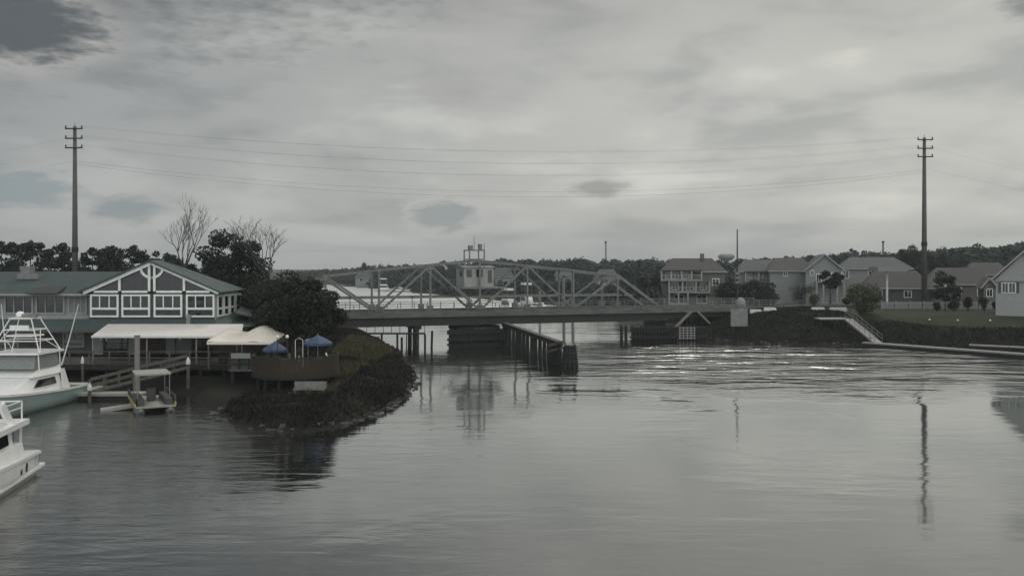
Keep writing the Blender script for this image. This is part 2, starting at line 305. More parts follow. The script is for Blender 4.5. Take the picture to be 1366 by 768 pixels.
# water
def water_mat():
    m = bpy.data.materials.new('river_water'); m.use_nodes = True; nt = m.node_tree; N = nt.nodes; L = nt.links; N.remove(N['Principled BSDF'])
    body = N.new('ShaderNodeBsdfDiffuse'); body.inputs['Color'].default_value = (.009, .010, .0085, 1)
    gls = N.new('ShaderNodeBsdfGlossy'); gls.inputs['Color'].default_value = (.97, .98, .96, 1); gls.inputs['Roughness'].default_value = .05
    lw = N.new('ShaderNodeLayerWeight'); lw.inputs['Blend'].default_value = .5
    pw = N.new('ShaderNodeMath'); pw.operation = 'POWER'; pw.inputs[1].default_value = 2.0; L.new(lw.outputs['Facing'], pw.inputs[0])
    mxs = N.new('ShaderNodeMixShader'); L.new(pw.outputs[0], mxs.inputs[0]); L.new(body.outputs[0], mxs.inputs[1]); L.new(gls.outputs[0], mxs.inputs[2])
    L.new(mxs.outputs[0], N['Material Output'].inputs[0])
    g = N.new('ShaderNodeNewGeometry')
    def mp(sc_, rz=0):
        q = N.new('ShaderNodeMapping'); q.inputs['Scale'].default_value = sc_; q.inputs['Rotation'].default_value = (0, 0, rz); L.new(g.outputs['Position'], q.inputs[0]); return q.outputs[0]
    def noise(v, s, d=4, dist=0):
        n = N.new('ShaderNodeTexNoise'); n.inputs['Scale'].default_value = s; n.inputs['Detail'].default_value = d; n.inputs['Distortion'].default_value = dist; L.new(v, n.inputs['Vector']); return n.outputs[0]
    def mt(op, a, b_, c=None):
        n = N.new('ShaderNodeMath'); n.operation = op
        for i, v in enumerate((a, b_, c)):
            if v is None: continue
            if isinstance(v, (int, float)): n.inputs[i].default_value = v
            else: L.new(v, n.inputs[i])
        return n.outputs[0]
    w1 = noise(mp((.30, .95, 1), R(-10)), 1.0, 3, .5); w2 = noise(mp((1.6, 3.2, 1), R(8)), 1.3, 3, .2); w3 = noise(mp((.25, .6, 1), R(20)), 1.0, 2, .3)
    # wind patches: rippled current right of the channel, calm elsewhere
    sp = N.new('ShaderNodeSeparateXYZ'); L.new(g.outputs['Position'], sp.inputs[0])
    def mr(v, a, b_, c=0, d=1):
        n = N.new('ShaderNodeMapRange'); n.interpolation_type = 'SMOOTHSTEP'; n.inputs[1].default_value = a; n.inputs[2].default_value = b_; n.inputs[3].default_value = c; n.inputs[4].default_value = d; L.new(v, n.inputs[0]); return n.outputs[0]
    pn = noise(mp((.035, .06, 1), R(10)), 1.0, 4, .6)
    yy = mt('ADD', sp.outputs[1], mt('MULTIPLY', pn, 34))
    xx = mt('ADD', sp.outputs[0], mt('MULTIPLY', pn, 16))
    near = mr(yy, 82, 106); right = mr(xx, 8, 28)
    mask = mt('MULTIPLY', mt('MULTIPLY', near, right), mr(sp.outputs[1], 112, 126, 1, .12))
    w4 = noise(mp((.10, .30, 1), R(-6)), 1.0, 2, .5)
    sp2 = mt('MULTIPLY_ADD', mr(pn, .46, .62), .10, .045)
    farm = mr(sp.outputs[1], 140, 210)
    lft = mt('MULTIPLY', mr(sp.outputs[0], -19, -9, 1, 0), mr(sp.outputs[1], 60, 82, 1, 0)); st = 1.0; amp = mt('ADD', mt('ADD', sp2, mt('MULTIPLY', mask, 1.1)), mt('ADD', mt('MULTIPLY', lft, .45), mt('MULTIPLY', farm, .9))); L.new(mt('ADD', mt('MULTIPLY_ADD', farm, .25, .06), mt('MULTIPLY', lft, .13)), gls.inputs['Roughness'])
    h = mt('ADD', mt('MULTIPLY', w1, .6), mt('ADD', mt('MULTIPLY', w2, .10), mt('MULTIPLY', w3, .6)))
    bp = N.new('ShaderNodeBump'); bp.inputs['Distance'].default_value = .26; bp.inputs['Strength'].default_value = st; L.new(mt('ADD', mt('MULTIPLY', h, amp), mt('MULTIPLY', mt('MULTIPLY', mask, w4), 3.2)), bp.inputs['Height']); L.new(bp.outputs[0], gls.inputs['Normal']); L.new(bp.outputs[0], lw.inputs['Normal'])
    return m
wm = bpy.data.meshes.new('water'); wm.from_pydata([(-2450, -60, 0), (2450, -60, 0), (2450, 2450, 0), (-2450, 2450, 0)], [], [(0, 1, 2, 3)]); wm.materials.append(water_mat())
water = bpy.data.objects.new('water', wm); COL.objects.link(water); tag(water, kind='structure')
# haze
hb = MB().box(-2500, 2500, -80, 2500, -3.4, 48).build('haze', 'white'); tag(hb, kind='stuff')
hm = bpy.data.materials.new('haze_air'); hm.use_nodes = True; hm.node_tree.nodes.clear()
o_ = hm.node_tree.nodes.new('ShaderNodeOutputMaterial'); pv = hm.node_tree.nodes.new('ShaderNodeVolumePrincipled')
pv.inputs['Color'].default_value = (.86, .93, .95, 1); pv.inputs['Density'].default_value = .00028; pv.inputs['Anisotropy'].default_value = .2
hm.node_tree.links.new(pv.outputs[0], o_.inputs['Volume']); hb.data.materials.clear(); hb.data.materials.append(hm)

# ------------------------------------------------------------------ foliage
def leaf_mesh(name, blobs, n, size, m, gap=.0, seed=0, parent=None, flat=.6, jitter=.35, quads=True):
    """blobs: (x,y,z,rx,ry,rz) clumps; n leaf faces per clump spread through the clump's volume"""
    r = np.random.default_rng(seed); VS = []; FS = []; o = 0
    for (bx, by, bz, rx, ry, rz) in blobs:
        k = n
        d = r.normal(size=(k, 3)); d /= np.linalg.norm(d, axis=1, keepdims=True)
        rad = r.uniform(.25, 1, (k, 1)) ** .5 * (1 + r.normal(0, .10, (k, 1)))
        c = d * rad * [rx, ry, rz] + [bx, by, bz]
        a = r.normal(size=(k, 3)); a /= np.linalg.norm(a, axis=1, keepdims=True)
        b = np.cross(a, r.normal(size=(k, 3))); b /= np.linalg.norm(b, axis=1, keepdims=True)
        s = size * r.uniform(.5, 1.4, (k, 1)); b = b * flat
        q = np.stack([c - a * s, c + b * s * .8, c + a * s, c - b * s * .8], 1).reshape(-1, 3)
        VS.append(q); FS.append(np.arange(k * 4).reshape(-1, 4) + o); o += k * 4
    V = np.concatenate(VS); Fq = np.concatenate(FS)
    me = bpy.data.meshes.new(name); me.vertices.add(len(V)); me.vertices.foreach_set('co', V.astype(np.float32).ravel())
    me.loops.add(Fq.size); me.loops.foreach_set('vertex_index', Fq.astype(np.int32).ravel())
    me.polygons.add(len(Fq)); me.polygons.foreach_set('loop_start', (np.arange(len(Fq)) * 4).astype(np.int32))
    me.update(calc_edges=True); me.materials.append(M[m] if isinstance(m, str) else m)
    o_ = bpy.data.objects.new(name, me); COL.objects.link(o_)
    if parent: o_.parent = parent
    return o_
def round_tree(name, label, cat, loc, h, rad, m='leaf_d', seed=0, n=170, size=.24, clumps=26, trunk_h=.35, group=None, ysq=1.0, bark='barkd', parts=True):
    t = thing(name, label, cat, loc, 0, group); r = random.Random(seed)
    mb = MB(); zc = h * (1 + trunk_h) / 2; zr = h * (1 - trunk_h) / 2
    mb.tube([(0, 0, -.4), (.05 * rad, 0, h * trunk_h * .6), (0, .04 * rad, zc)], [rad * .09, rad * .065, rad * .035], 7)
    bl = []
    for i in range(clumps):
        a = r.uniform(0, 6.283); u = r.uniform(-1, 1); q = (1 - u * u) ** .5; k = r.uniform(.45, .92)
        x, y, z = q * math.cos(a) * rad * k, q * math.sin(a) * rad * k, zc + u * zr * k
        s = rad * r.uniform(.2, .42); bl.append((x, y, z, s, s, s * .75))
        if i % 3 == 0: mb.tube([(0, 0, h * trunk_h * r.uniform(.8, 1.3)), (x * .5, y * .5, (z + h * trunk_h) / 2), (x, y, z)], [rad * .045, rad * .028, rad * .012], 5)
    mb.build('trunk', bark, t); leaf_mesh('crown', bl, n, size, m, seed=seed, parent=t)
    return t
def pine(name, label, loc, h, seed, group, m='leaf_p', wide=1.0):
    t = thing(name, label, 'tree', loc, 0, group); r = random.Random(seed); mb = MB()
    lean = r.uniform(-.3, .3)
    mb.tube([(0, 0, -.4), (lean * .4, 0, h * .5), (lean, 0, h * .97)], [.20, .13, .04], 6)
    bl = []
    for i in range(16):
        f = r.uniform(.42, 1); a = r.uniform(0, 6.28); k = (1.15 - f) * 2.6 * r.uniform(.5, 1.2) * wide
        x, y, z = lean * f + math.cos(a) * k, math.sin(a) * k, h * f; s = r.uniform(.45, .95) * wide
        bl.append((x, y, z, s, s, s * .55)); mb.tube([(lean * f, 0, z - .5), (x, y, z)], [.05, .02], 4)
    bl.append((lean, 0, h, .6, .6, .5))
    mb.build('trunk', 'barkd', t); leaf_mesh('crown', bl, 95, .24, m, seed=seed, parent=t); return t
def bare_tree(name, label, loc, h, seed, spread=.5):
    t = thing(name, label, 'tree', loc, 0, 'leafless trees behind the restaurant'); r = random.Random(seed); trunk = MB(); br = MB()
    def grow(p, d, l, rad, lv, tgt):
        rad = max(rad, .018)
        pts = [p]; q = p; dd = d
        for i in range(4):
            dd = (dd + Vector((r.uniform(-1, 1), r.uniform(-1, 1), r.uniform(-.2, .6))) * .14).normalized(); q = q + dd * l / 4; pts.append(q)
        tgt.tube(pts, [rad * (1 - .13 * i) for i in range(5)], 6 if lv < 2 else 3, cap=lv < 2)
        if lv >= 5: return
        nb = 4 if lv == 0 else (3 if lv < 4 else 2)
        for k in range(nb):
            a = r.uniform(0, 6.28); s = spread * r.uniform(.6, 1.3); side = Vector((math.cos(a), math.sin(a), 0))
            nd_ = (dd + side * s + Vector((0, 0, .1))).normalized()
            grow(pts[4] if k < 2 else pts[r.choice((3, 4))], nd_, l * r.uniform(.26, .40) if lv == 0 else l * r.uniform(.6, .82), rad * (.42 if lv == 0 else .55), lv + 1, br)
    grow(Vector((0, 0, -.3)), Vector((0, 0, 1)), h * .60, .38, 0, trunk)
    trunk.build('trunk', 'bark', t); br.build('branches', 'bark', t); return t
def shrub(name, label, loc, h, rad, m, seed, group=None, n=150, size=.11):
    t = thing(name, label, 'shrub', loc, 0, group); r = random.Random(seed); bl = []; mb = MB()
    for i in range(9):
        a = r.uniform(0, 6.28); k = r.uniform(0, .6) * rad; z = h * r.uniform(.3, .78); s = rad * r.uniform(.35, .5)
        x, y = math.cos(a) * k, math.sin(a) * k; bl.append((x, y, z, s, s, h * .22)); mb.tube([(x * .2, y * .2, -.2), (x, y, z)], [.04, .015], 4)
    mb.build('stems', 'barkd', t); leaf_mesh('foliage', bl, n, size, m, seed=seed, parent=t); return t

# ================================================================== THE SWING BRIDGE
TH = R(19); U = Vector((math.cos(TH), math.sin(TH), 0)); V_ = Vector((-math.sin(TH), math.cos(TH), 0))
PIV = Vector((-4.58, 126, 0)); BW = 5.6; PN = 7.2
def B(s, t, z): return PIV + U * s + V_ * t + Vector((0, 0, z))
BM = Matrix.Translation(PIV) @ Matrix.Rotation(TH, 4, 'Z')
DZ = 4.2
bridge = thing('swing_bridge', 'long grey steel truss swing bridge with a small operator cabin above its middle', 'bridge', PIV, TH)
topz = {0: 11.3, 1: 10.6, 2: 9.9, 3: 9.1}
def truss(t):
    mb = MB(); tp = lambda k: Vector((k * PN, t, topz[abs(k)])); bt = lambda k: Vector((k * PN, t, DZ))
    for k in range(-3, 3): mb.beam(tp(k), tp(k + 1), .22, .24)
    for s in (-1, 1): mb.beam(tp(3 * s), bt(4 * s), .34, .4)
    for k in range(-3, 4): mb.beam(bt(k), tp(k), .24 if k % 2 else .30, .26)
    for k in (-3, -1, 1, 3):
        for dk in (-1, 1):
            if abs(k + dk) <= 3: mb.beam(tp(k), bt(k + dk), .24, .28)
    mb.beam((-3.35 * PN, t, 6.15), (3.35 * PN, t, 6.15), .16, .2)
    for k in range(-3, 4): mb.box(k * PN - .4, k * PN + .4, t - .19, t + .19, DZ + .15, DZ + .85)
    for k in (-3, -1, 1, 3): mb.box(k * PN - .38, k * PN + .38, t - .19, t + .19, topz[abs(k)] - .55, topz[abs(k)] + .1)
    return mb.build('truss', 'steel', bridge)
truss(0); truss(BW)
mb = MB()
for k in range(-3, 4): mb.beam((k * PN, .2, topz[abs(k)]), (k * PN, BW - .2, topz[abs(k)]), .2, .26)
for k in range(-3, 3):
    mb.beam((k * PN, .2, topz[abs(k)] - .03), ((k + 1) * PN, BW - .2, topz[abs(k + 1)] - .03), .10, .10)
for s in (-3, 3): mb.beam((s * PN, .2, topz[3] - 1.0), (s * PN, BW - .2, topz[3] - 1.0), .15, .2)
mb.build('cross_bracing', 'steel', bridge)
MB().box(-4 * PN, 4 * PN, -.9, BW + .9, DZ - .42, DZ - .05).build('deck', 'asphalt', bridge)
mb = MB(); 
for t in (-1.0, BW + 1.0): mb.box(-4 * PN, 4 * PN, t - .09, t + .09, DZ - .75, DZ + .12)
mb.build('curb_beam', 'curb', bridge)
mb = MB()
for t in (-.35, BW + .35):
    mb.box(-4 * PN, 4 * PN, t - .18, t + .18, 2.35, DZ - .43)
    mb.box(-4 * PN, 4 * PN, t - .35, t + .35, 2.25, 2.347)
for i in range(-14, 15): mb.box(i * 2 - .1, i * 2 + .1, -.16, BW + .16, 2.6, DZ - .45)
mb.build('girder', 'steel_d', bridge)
for t in (-1.0, BW + 1.0):
    mb = MB()
    for z in (.45, .8, 1.1): mb.beam((-4 * PN, t, DZ + z), (4 * PN, t, DZ + z), .06, .07)
    for i in range(-14, 15): mb.beam((i * 2, t, DZ + .1), (i * 2, t, DZ + 1.12), .08)
    mb.build('railing', 'steel', bridge)
# operator cabin above the roadway
oc = MB().box(-2.15, 2.25, .6, 4.8, 7.55, 10.35).build('operator_cabin', 'cream', bridge)
MB().slab([(-2.35, .4, 10.40), (2.45, .4, 10.40), (2.45, 2.7, 10.55), (-2.35, 2.7, 10.55)], .12).slab([(-2.35, 2.703, 10.55), (2.45, 2.703, 10.55), (2.45, 5.0, 10.40), (-2.35, 5.0, 10.40)], .12).build('roof', 'cream', oc)
for (a, b, z0, z1) in ((-1.75, -1.05, 9.0, 10.0), (-.3, .05, 9.0, 10.0), (.25, .6, 9.0, 10.0), (1.45, 1.95, 8.2, 9.9)):
    w = MB().box(a - .07, b + .07, .54, .598, z0 - .07, z1 + .07).build('window', 'steel_l', oc); MB().box(a, b, .515, .538, z0, z1).build('pane', 'glass', w)
w = MB().box(-2.21, -2.152, 1.4, 2.6, 9.0, 10.0).build('window', 'steel_l', oc); MB().box(-2.235, -2.212, 1.5, 2.5, 9.07, 9.93).build('pane', 'glass', w)
mb = MB().box(-3.3, 3.5, -.2, 5.4, 7.3, 7.54)
for x in (-3.2, 3.4): mb.beam((x, -.15, 7.3), (x * .35, -.0, 5.6), .14)
mb.build('platform', 'steel', bridge)
mb = MB()
for z in (8.0, 8.5):
    mb.beam((-3.3, -.2, z), (-2.3, -.2, z), .05); mb.beam((2.4, -.2, z), (3.5, -.2, z), .05)
    mb.beam((-3.3, 5.4, z), (3.5, 5.4, z), .05); mb.beam((-3.3, -.2, z), (-3.3, 5.4, z), .05); mb.beam((3.5, -.2, z), (3.5, 5.4, z), .05)
for x in (-3.3, -2.3, 2.4, 3.5): mb.beam((x, -.2, 7.5), (x, -.2, 8.5), .06)
mb.build('platform_railing', 'steel_l', bridge)
mb = MB()
for x in (-1.1, 1.1):
    for y in (1.4, 4.2): mb.beam((x, y, 10.3), (x, y, 12.9), .16)
for x in (-1.1, 1.1): mb.beam((x, 1.4, 12.8), (x, 4.2, 12.8), .14)
for y in (1.4, 4.2):
    for z in (11.5, 12.8): mb.beam((-1.1, y, z), (1.1, y, z), .14)
mb.box(-.9, -.3, 2.4, 3.0, 12.86, 13.5).box(.35, .85, 1.6, 2.1, 12.87, 13.7)
mb.build('signal_frame', 'steel', bridge)
MB().tube([(0, 2.8, 12.85), (0, 2.8, 14.9)], [.05, .025], 6).build('antenna', 'steel_d', bridge); MB().tube([(1.1, 1.4, 12.9), (1.1, 1.4, 13.8)], .04, 6).build('antenna', 'steel_d', bridge)
for s in (-24.5, -18.5, -10, 12, 22):
    MB().tube([(s, -1.0, DZ + .1), (s, -1.0, DZ + 1.9)], .05, 6).box(s - .14, s + .14, -1.14, -.86, DZ + 1.9, DZ + 2.15).build('lamp_post', 'steel_d', bridge)
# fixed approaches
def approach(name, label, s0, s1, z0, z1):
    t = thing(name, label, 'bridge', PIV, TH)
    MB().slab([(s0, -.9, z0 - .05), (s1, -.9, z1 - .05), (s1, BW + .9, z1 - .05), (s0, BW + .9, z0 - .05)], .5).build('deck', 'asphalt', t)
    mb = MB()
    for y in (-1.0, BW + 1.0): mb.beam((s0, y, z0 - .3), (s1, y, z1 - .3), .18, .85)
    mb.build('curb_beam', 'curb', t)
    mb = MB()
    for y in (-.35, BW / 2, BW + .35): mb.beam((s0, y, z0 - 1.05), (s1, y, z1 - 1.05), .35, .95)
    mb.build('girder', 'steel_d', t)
    for y in (-1.0, BW + 1.0):
        mb = MB(); n = max(2, int((s1 - s0) / 2))
        for z in (.45, .8, 1.1): mb.beam((s0, y, z0 + z), (s1, y, z1 + z), .07, .09)
        for i in range(n + 1):
            f = i / n; mb.beam((s0 + (s1 - s0) * f, y, z0 + (z1 - z0) * f + .1), (s0 + (s1 - s0) * f, y, z0 + (z1 - z0) * f + 1.12), .1)
        mb.build('railing', 'steel_l', t)
    return t
ap = approach('bridge_approach', 'short fixed concrete span joining the bridge to the left bank behind the round tree', -52, -4 * PN - .05, 3.6, DZ)
for s in (-34, -41, -47):
    for y in (.3, BW / 2, BW - .3): MB().tube([(s, y, -2.5), (s, y, 2.2)], .22, 8).build('pile', 'darkwood', ap)
ap2 = approach('bridge_approach', 'fixed grey span joining the bridge to the right bank beside the square board', 4 * PN + .05, 50, DZ, 4.05)
mb = MB()
for a, b in ((30, 33), (37, 34)): mb.beam((a + .4, -1.25, 1.0), (b + .4, -1.25, 3.6), .45, .3)
mb.build('brace', 'conc', ap2)
for s in (36, 39.5, 43):
    for y in (.3, BW - .3): MB().tube([(s, y, -2.5), (s, y, 2.6)], .25, 8).build('pile', 'darkwood', ap2)
# road on the banks
mb = MB(); 
pts = [(50, 4.06), (70, 4.02), (110, 3.95), (190, 3.95)]
for (a, za), (b, zb) in zip(pts, pts[1:]): mb.slab([B(a, -.9, za), B(b, -.9, zb), B(b, BW + .9, zb), B(a, BW + .9, za)], .6)
mb.slab([B(-120, -.9, 2.6), B(-52, -.9, 3.6), B(-52, BW + .9, 3.6), B(-120, BW + .9, 2.6)], .9)
tag(mb.build('road', 'asphalt'), kind='structure')
mb = MB()
for (a, za), (b, zb) in zip(pts, pts[1:]): mb.slab([B(a, BW / 2 - .08, za + .005), B(b, BW / 2 - .08, zb + .005), B(b, BW / 2 + .08, zb + .005), B(a, BW / 2 + .08, za + .005)], .004)
tag(mb.build('road_marking', 'yellow'), kind='structure')
# pivot pier
pp = thing('pivot_pier', 'dark solid drum pier of concrete carrying the middle of the swing bridge', 'bridge pier', B(0, BW / 2, 0))
MB().lathe([(3.5, -2.4), (3.5, 1.55), (3.75, 1.56), (3.75, 1.9)], 28).build('drum', 'concd', pp)
MB().lathe([(2.6, 1.9), (2.6, 2.2)], 24).build('turntable', 'steel_d', pp)
# timber crib in front of the pivot pier
def piles_line(mb, a, b, n, z0, z1, r, seed=1, jit=.06):
    rr = random.Random(seed); a = Vector(a); b = Vector(b)
    for i in range(n):
        p = a.lerp(b, i / max(1, n - 1)); q = rr.uniform(-jit, jit)
        mb.tube([(p.x, p.y, z0), (p.x + q, p.y + q, z1 + rr.uniform(-.1, .1))], [r, r * .9], 6)
def fender(name, label, A, Bp, n, ztop, low=True, inner=None):
    t = thing(name, label, 'fender', (A[0], A[1], 0)); A = Vector((A[0], A[1], 0)); Bv = Vector((Bp[0], Bp[1], 0)) ; D = (Bv - A); Ln = D.length; D = D.normalized(); Nn = Vector((-D.y, D.x, 0))
    rr = random.Random(n)
    for i in range(n):
        p = D * (Ln * i / (n - 1)); h = ztop + rr.uniform(-.12, .18)
        MB().tube([(p.x, p.y, -2.4), (p.x + rr.uniform(-.05, .05), p.y, h)], [.26, .22] if not low else [.19, .16], 7).build('pile', 'darkwood', t)
    mb = MB()
    for z in ((.35, 1.25, ztop - .25) if low else (ztop - .2,)):
        mb.beam(-D * .3 + Nn * .26 + Vector((0, 0, z)), D * (Ln + .3) + Nn * .26 + Vector((0, 0, z)), .14, .30)
        mb.beam(-D * .3 - Nn * .26 + Vector((0, 0, z)), D * (Ln + .3) - Nn * .26 + Vector((0, 0, z)), .14, .30)
    mb.build('waler', 'darkwood', t)
    if inner:
        mb = MB(); mb.slab([Nn * .4 + Vector((0, 0, ztop + .1)), D * Ln + Nn * .4 + Vector((0, 0, ztop + .1)), D * Ln + Nn * (.4 + inner) + Vector((0, 0, ztop + .1)), Nn * (.4 + inner) + Vector((0, 0, ztop + .1))], .12)
        mb.build('walkway', 'wood', t)
    return t
A0 = B(3.2, -1.4, 0); 
fd = fender('timber_fender', 'long dark timber fender of close piles running from the pivot pier to the lone dolphin', (A0.x, A0.y), (5.0, 94.3), 15, 2.35, low=False)
# walkway plank on the fender and its battered end
D = (Vector((5.0, 94.3, 0)) - Vector((A0.x, A0.y, 0))); Nn = Vector((-D.y, D.x, 0)).normalized() * .35
mb = MB().slab([Nn * -1 + Vector((0, 0, 2.55)), D - Nn + Vector((0, 0, 2.55)), D + Nn + Vector((0, 0, 2.55)), Nn + Vector((0, 0, 2.55))], .1)
mb.build('walkway', 'wood', fd)
mb = MB()
for i in range(16): f = .84 + i * .0107; p = D * f; mb.tube([(p.x + .1, p.y, -2.4), (p.x + .1, p.y, 2.3 - .1 * (i % 3))], .2, 6)
mb.build('end_wall', 'darkwood', fd)
MB().beam(D * .97 + Vector((-.9, -.2, 2.0)), D * 1.0 + Vector((.5, -.4, 2.5)), .22, .25).beam(D * .96 + Vector((-1.1, -.3, 1.3)), D * 1.0 + Vector((.5, -.4, 1.9)), .2, .22).build('diagonal_brace', 'wood', fd)
A1 = B(-5.0, -2.2, 0); A2 = B(3.2, -2.2, 0)
fc = fender('timber_crib', 'solid black timber crib wall standing right under the bridge cabin', (A1.x, A1.y), (A2.x, A2.y), 27, 1.75)
q = A2 - A1
MB().slab([(0, .1, 1.55), (q.x, q.y + .1, 1.55), (q.x, q.y + .1, -1.5), (0, .1, -1.5)], .18).build('planking', 'darkwood', fc)
dl = thing('mooring_dolphin', 'stout dark pile cluster standing alone in the channel by the end of the fender', 'dolphin', (XX(760, 93), 93, 0))
k = 0
for rr_, n in ((0, 1), (.38, 6), (.66, 11)):
    for i in range(n):
        a = i / n * 6.283 + rr_; x, y = math.cos(a) * rr_, math.sin(a) * rr_
        MB().tube([(x * 1.35, y * 1.35, -2.4), (x * 1.12, y * 1.12, 0), (x * .72, y * .72, 2.15 + random.uniform(-.06, .08))], [.21, .2, .17], 7).build('pile', 'darkwood', dl)
MB().lathe([(.80, 1.35), (.80, 1.5)], 20).lathe([(.88, .5), (.88, .62)], 20).build('cable_wrap', 'steel_d', dl)
# rest pier on the right
P0 = W(843, 452, 127); P1 = W(940, 452, 127.5)
rp = fender('timber_fender', 'dark timber fender box with an open plank lattice under the bridge right end', (P0.x, 126.5), (P1.x, 127.0), 26, 1.95)
L_ = P1.x - P0.x
mb = MB().box(.2, L_ * .58, .35, .55, -1.5, 1.75); mb.box(L_ * .85, L_, .35, .55, -1.5, 1.75); mb.build('planking', 'darkwood', rp)
mb = MB()
for i in range(5): mb.box(L_ * .62, L_ * .84, -.42, -.34, .25 + i * .36, .35 + i * .36)
for i in range(5): mb.box(L_ * (.63 + i * .05), L_ * (.64 + i * .05), -.50, -.425, .1, 1.9)
mb.build('lattice', 'palewood', rp)
bp_ = thing('bridge_pier', 'squat dark concrete pier carrying the right end of the swing bridge', 'bridge pier', B(30.5, BW / 2, 0), TH)
MB().box(-1.2, 1.6, -3.6, 3.6, -2.4, 1.9).build('cap', 'concd', bp_)
for j, px in enumerate((829, 835)):
    g = MB().tube([(0, 0, -2.4), (0, 0, 2.25)], [.22, .2], 8).build('timber_pile', 'darkwood', origin=None); g.location = (XX(px, 122.5), 122.5, 0)
    tag(g, ['left pile of the pair standing in the open channel under the bridge', 'right pile of the pair standing in the open channel under the bridge'][j], 'pile', 'pair of piles in the channel')
# left: pier posts, low walkway
bp_ = thing('bridge_pier', 'grey concrete post pier under the left end of the swing bridge', 'bridge pier', B(-9.0, .4, 0), TH)
for y in (0, 1.2, 4.6): MB().tube([(0, y, -2.4), (0, y, 2.25)], [.3, .3], 9).build('column', 'concd', bp_)
MB().box(-.5, .5, -.6, 5.4, 1.75, 2.2).build('cap', 'concd', bp_)
wk = thing('footbridge', 'thin low timber walkway on posts between the left bank and the bridge pier', 'walkway', (XX(490, 117), 117, 0))
xl = XX(568, 118) - XX(490, 117)
MB().box(0, xl, -.5, .5, 1.55, 1.72).build('planks', 'darkwood', wk)
mb = MB()
for i in range(8): mb.beam((xl * i / 7, -.48, 1.7), (xl * i / 7, -.48, 2.7), .07)
mb.beam((0, -.48, 2.68), (xl, -.48, 2.68), .06); mb.build('railing', 'steel_d', wk)
for x in (.25, .52, .8, 1.0): MB().tube([(xl * x, 0, -2.4), (xl * x, 0, 1.55)], .14, 7).build('post', 'darkwood', wk)
for j, (px, d, h, lb) in enumerate(((536, 111, 1.6, 'stout short black pile standing in the water by the reedy point'), (542, 122, 1.1, 'thin short pile leaning in the water behind the stout black one'),
                       (546, 128, 1.6, 'thin taller pile in the water seen under the footbridge'), (575, 114, 2.2, 'black pile close behind the leftmost bridge post'))):
    g = MB().tube([(0, 0, -2.4), (.05 * j, 0, h)], [.15 if j % 3 == 0 else .08] * 2, 7).build('timber_pile', 'darkwood'); g.location = (XX(px, d), d, 0); tag(g, lb, 'pile', 'loose piles near the point')
# clearance board on the right bank
bd = thing('marker_board', 'plain square pale grey board on posts at the right bridge abutment', 'sign', (XX(986, 126), 126, 0))
MB().box(-1.2, 1.2, -.06, .06, ZZ(435, 126), ZZ(412, 126)).build('board', 'steel_l', bd)
MB().box(-.9, -.7, .07, .25, -1.0, 4.0).box(.7, .9, .07, .25, -1.0, 4.0).build('post', 'darkwood', bd)
hut = thing('domed_kiosk', 'small pale round-topped hut just behind the square grey board', 'hut', (XX(988, 131.5), 131.5, 3.6))
MB().lathe([(.75, 0), (.75, 1.5), (.65, 1.85), (.4, 2.15), (.02, 2.3)], 18).build('shell', 'siding', hut, smooth=True); MB().box(-.25, .25, -.80, -.74, .1, 1.3).build('door', 'steel', hut)

# ================================================================== LEFT BANK RESTAURANT
rest = thing('restaurant', 'two storey waterside restaurant with white framed gable windows and a teal roof', 'restaurant', (-34.1, 88, 0))
OX, OY = -34.1, 88.0
def rb(mb, name, m, parent=rest, smooth=False):
    mb.v = [(x - OX, y - OY, z) for x, y, z in mb.v]; return mb.build(name, m, parent, smooth)
XL, XR, DF, DB = -40.2, -28.15, 84.0, 91.0
ZE = 8.2; ZP = 10.95; XM = (XL + XR) / 2
RB = 86.6
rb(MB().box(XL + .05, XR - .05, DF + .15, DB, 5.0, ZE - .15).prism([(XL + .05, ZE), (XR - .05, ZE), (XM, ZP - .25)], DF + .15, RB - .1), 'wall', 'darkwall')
# main gable roof
RB = 86.6
rb(MB().slab([(XM, DF - .5, ZP + .12), (XM, RB, ZP + .12), (XL - .8, RB, ZE - .12), (XL - .8, DF - .5, ZE - .12)], .16)
   .slab([(XR + .8, DF - .5, ZE - .12), (XR + .8, RB, ZE - .12), (XM + .004, RB, ZP + .12), (XM + .004, DF - .5, ZP + .12)], .16), 'roof', 'teal')
rb(MB().add([(XL - .6, RB + .01, ZE - .1), (XR + .7, RB + .01, ZE - .1), (XR + .7, DB + .6, ZE - .1), (XL - .6, DB + .6, ZE - .1), (XM - .4, RB + .01, ZP - .0), (XM + .4, RB + .01, ZP - .0)],
     [(1, 2, 5), (2, 3, 4, 5), (3, 0, 4), (0, 1, 5, 4), (3, 2, 1, 0)]), 'hip_roof', 'teal')
# timber frame of the gable
gf = MB(); y0 = DF - .06
def fb(px0, py0, px1, py1, w=.26, dep=.2, yy=0): gf.beam((XX(px0, DF), y0 + yy, ZZ(py0, DF)), (XX(px1, DF), y0 + yy, ZZ(py1, DF)), dep, w) if px0 != px1 else gf.box(XX(px0, DF) - w / 2, XX(px0, DF) + w / 2, y0 + yy - dep / 2, y0 + yy + dep / 2, ZZ(py1, DF), ZZ(py0, DF))
sl = lambda px: 350.8 + abs(px - 203) * (388 - 350.8) / 86
for a, b in ((203, 113), (203, 293)): fb(a, 350.5, b, sl(b) + .5, .36, .26, -.12)
for px in (199.5, 206.5): fb(px, 353, px, 388.5, .2, .2, .01)
fb(160, 371, 160, 388, .2); fb(246, 371, 246, 388, .2)
for a, b in ((126, 158), (163, 197), (209, 243), (249, 280)): fb(a, 389, b, 389, .2, .2, .012)
for s in (-1, 1): 
    for (xa, ya), (xb, yb) in zip(((15, 358), (13, 363.5), (9, 367.5), (4, 370)), ((13, 363.5), (9, 367.5), (4, 370), (1, 370.5))): fb(203 + s * xa, ya, 203 + s * xb, yb, .22, .18, .0)
rb(gf, 'gable_frame', 'frame')
gg = MB()
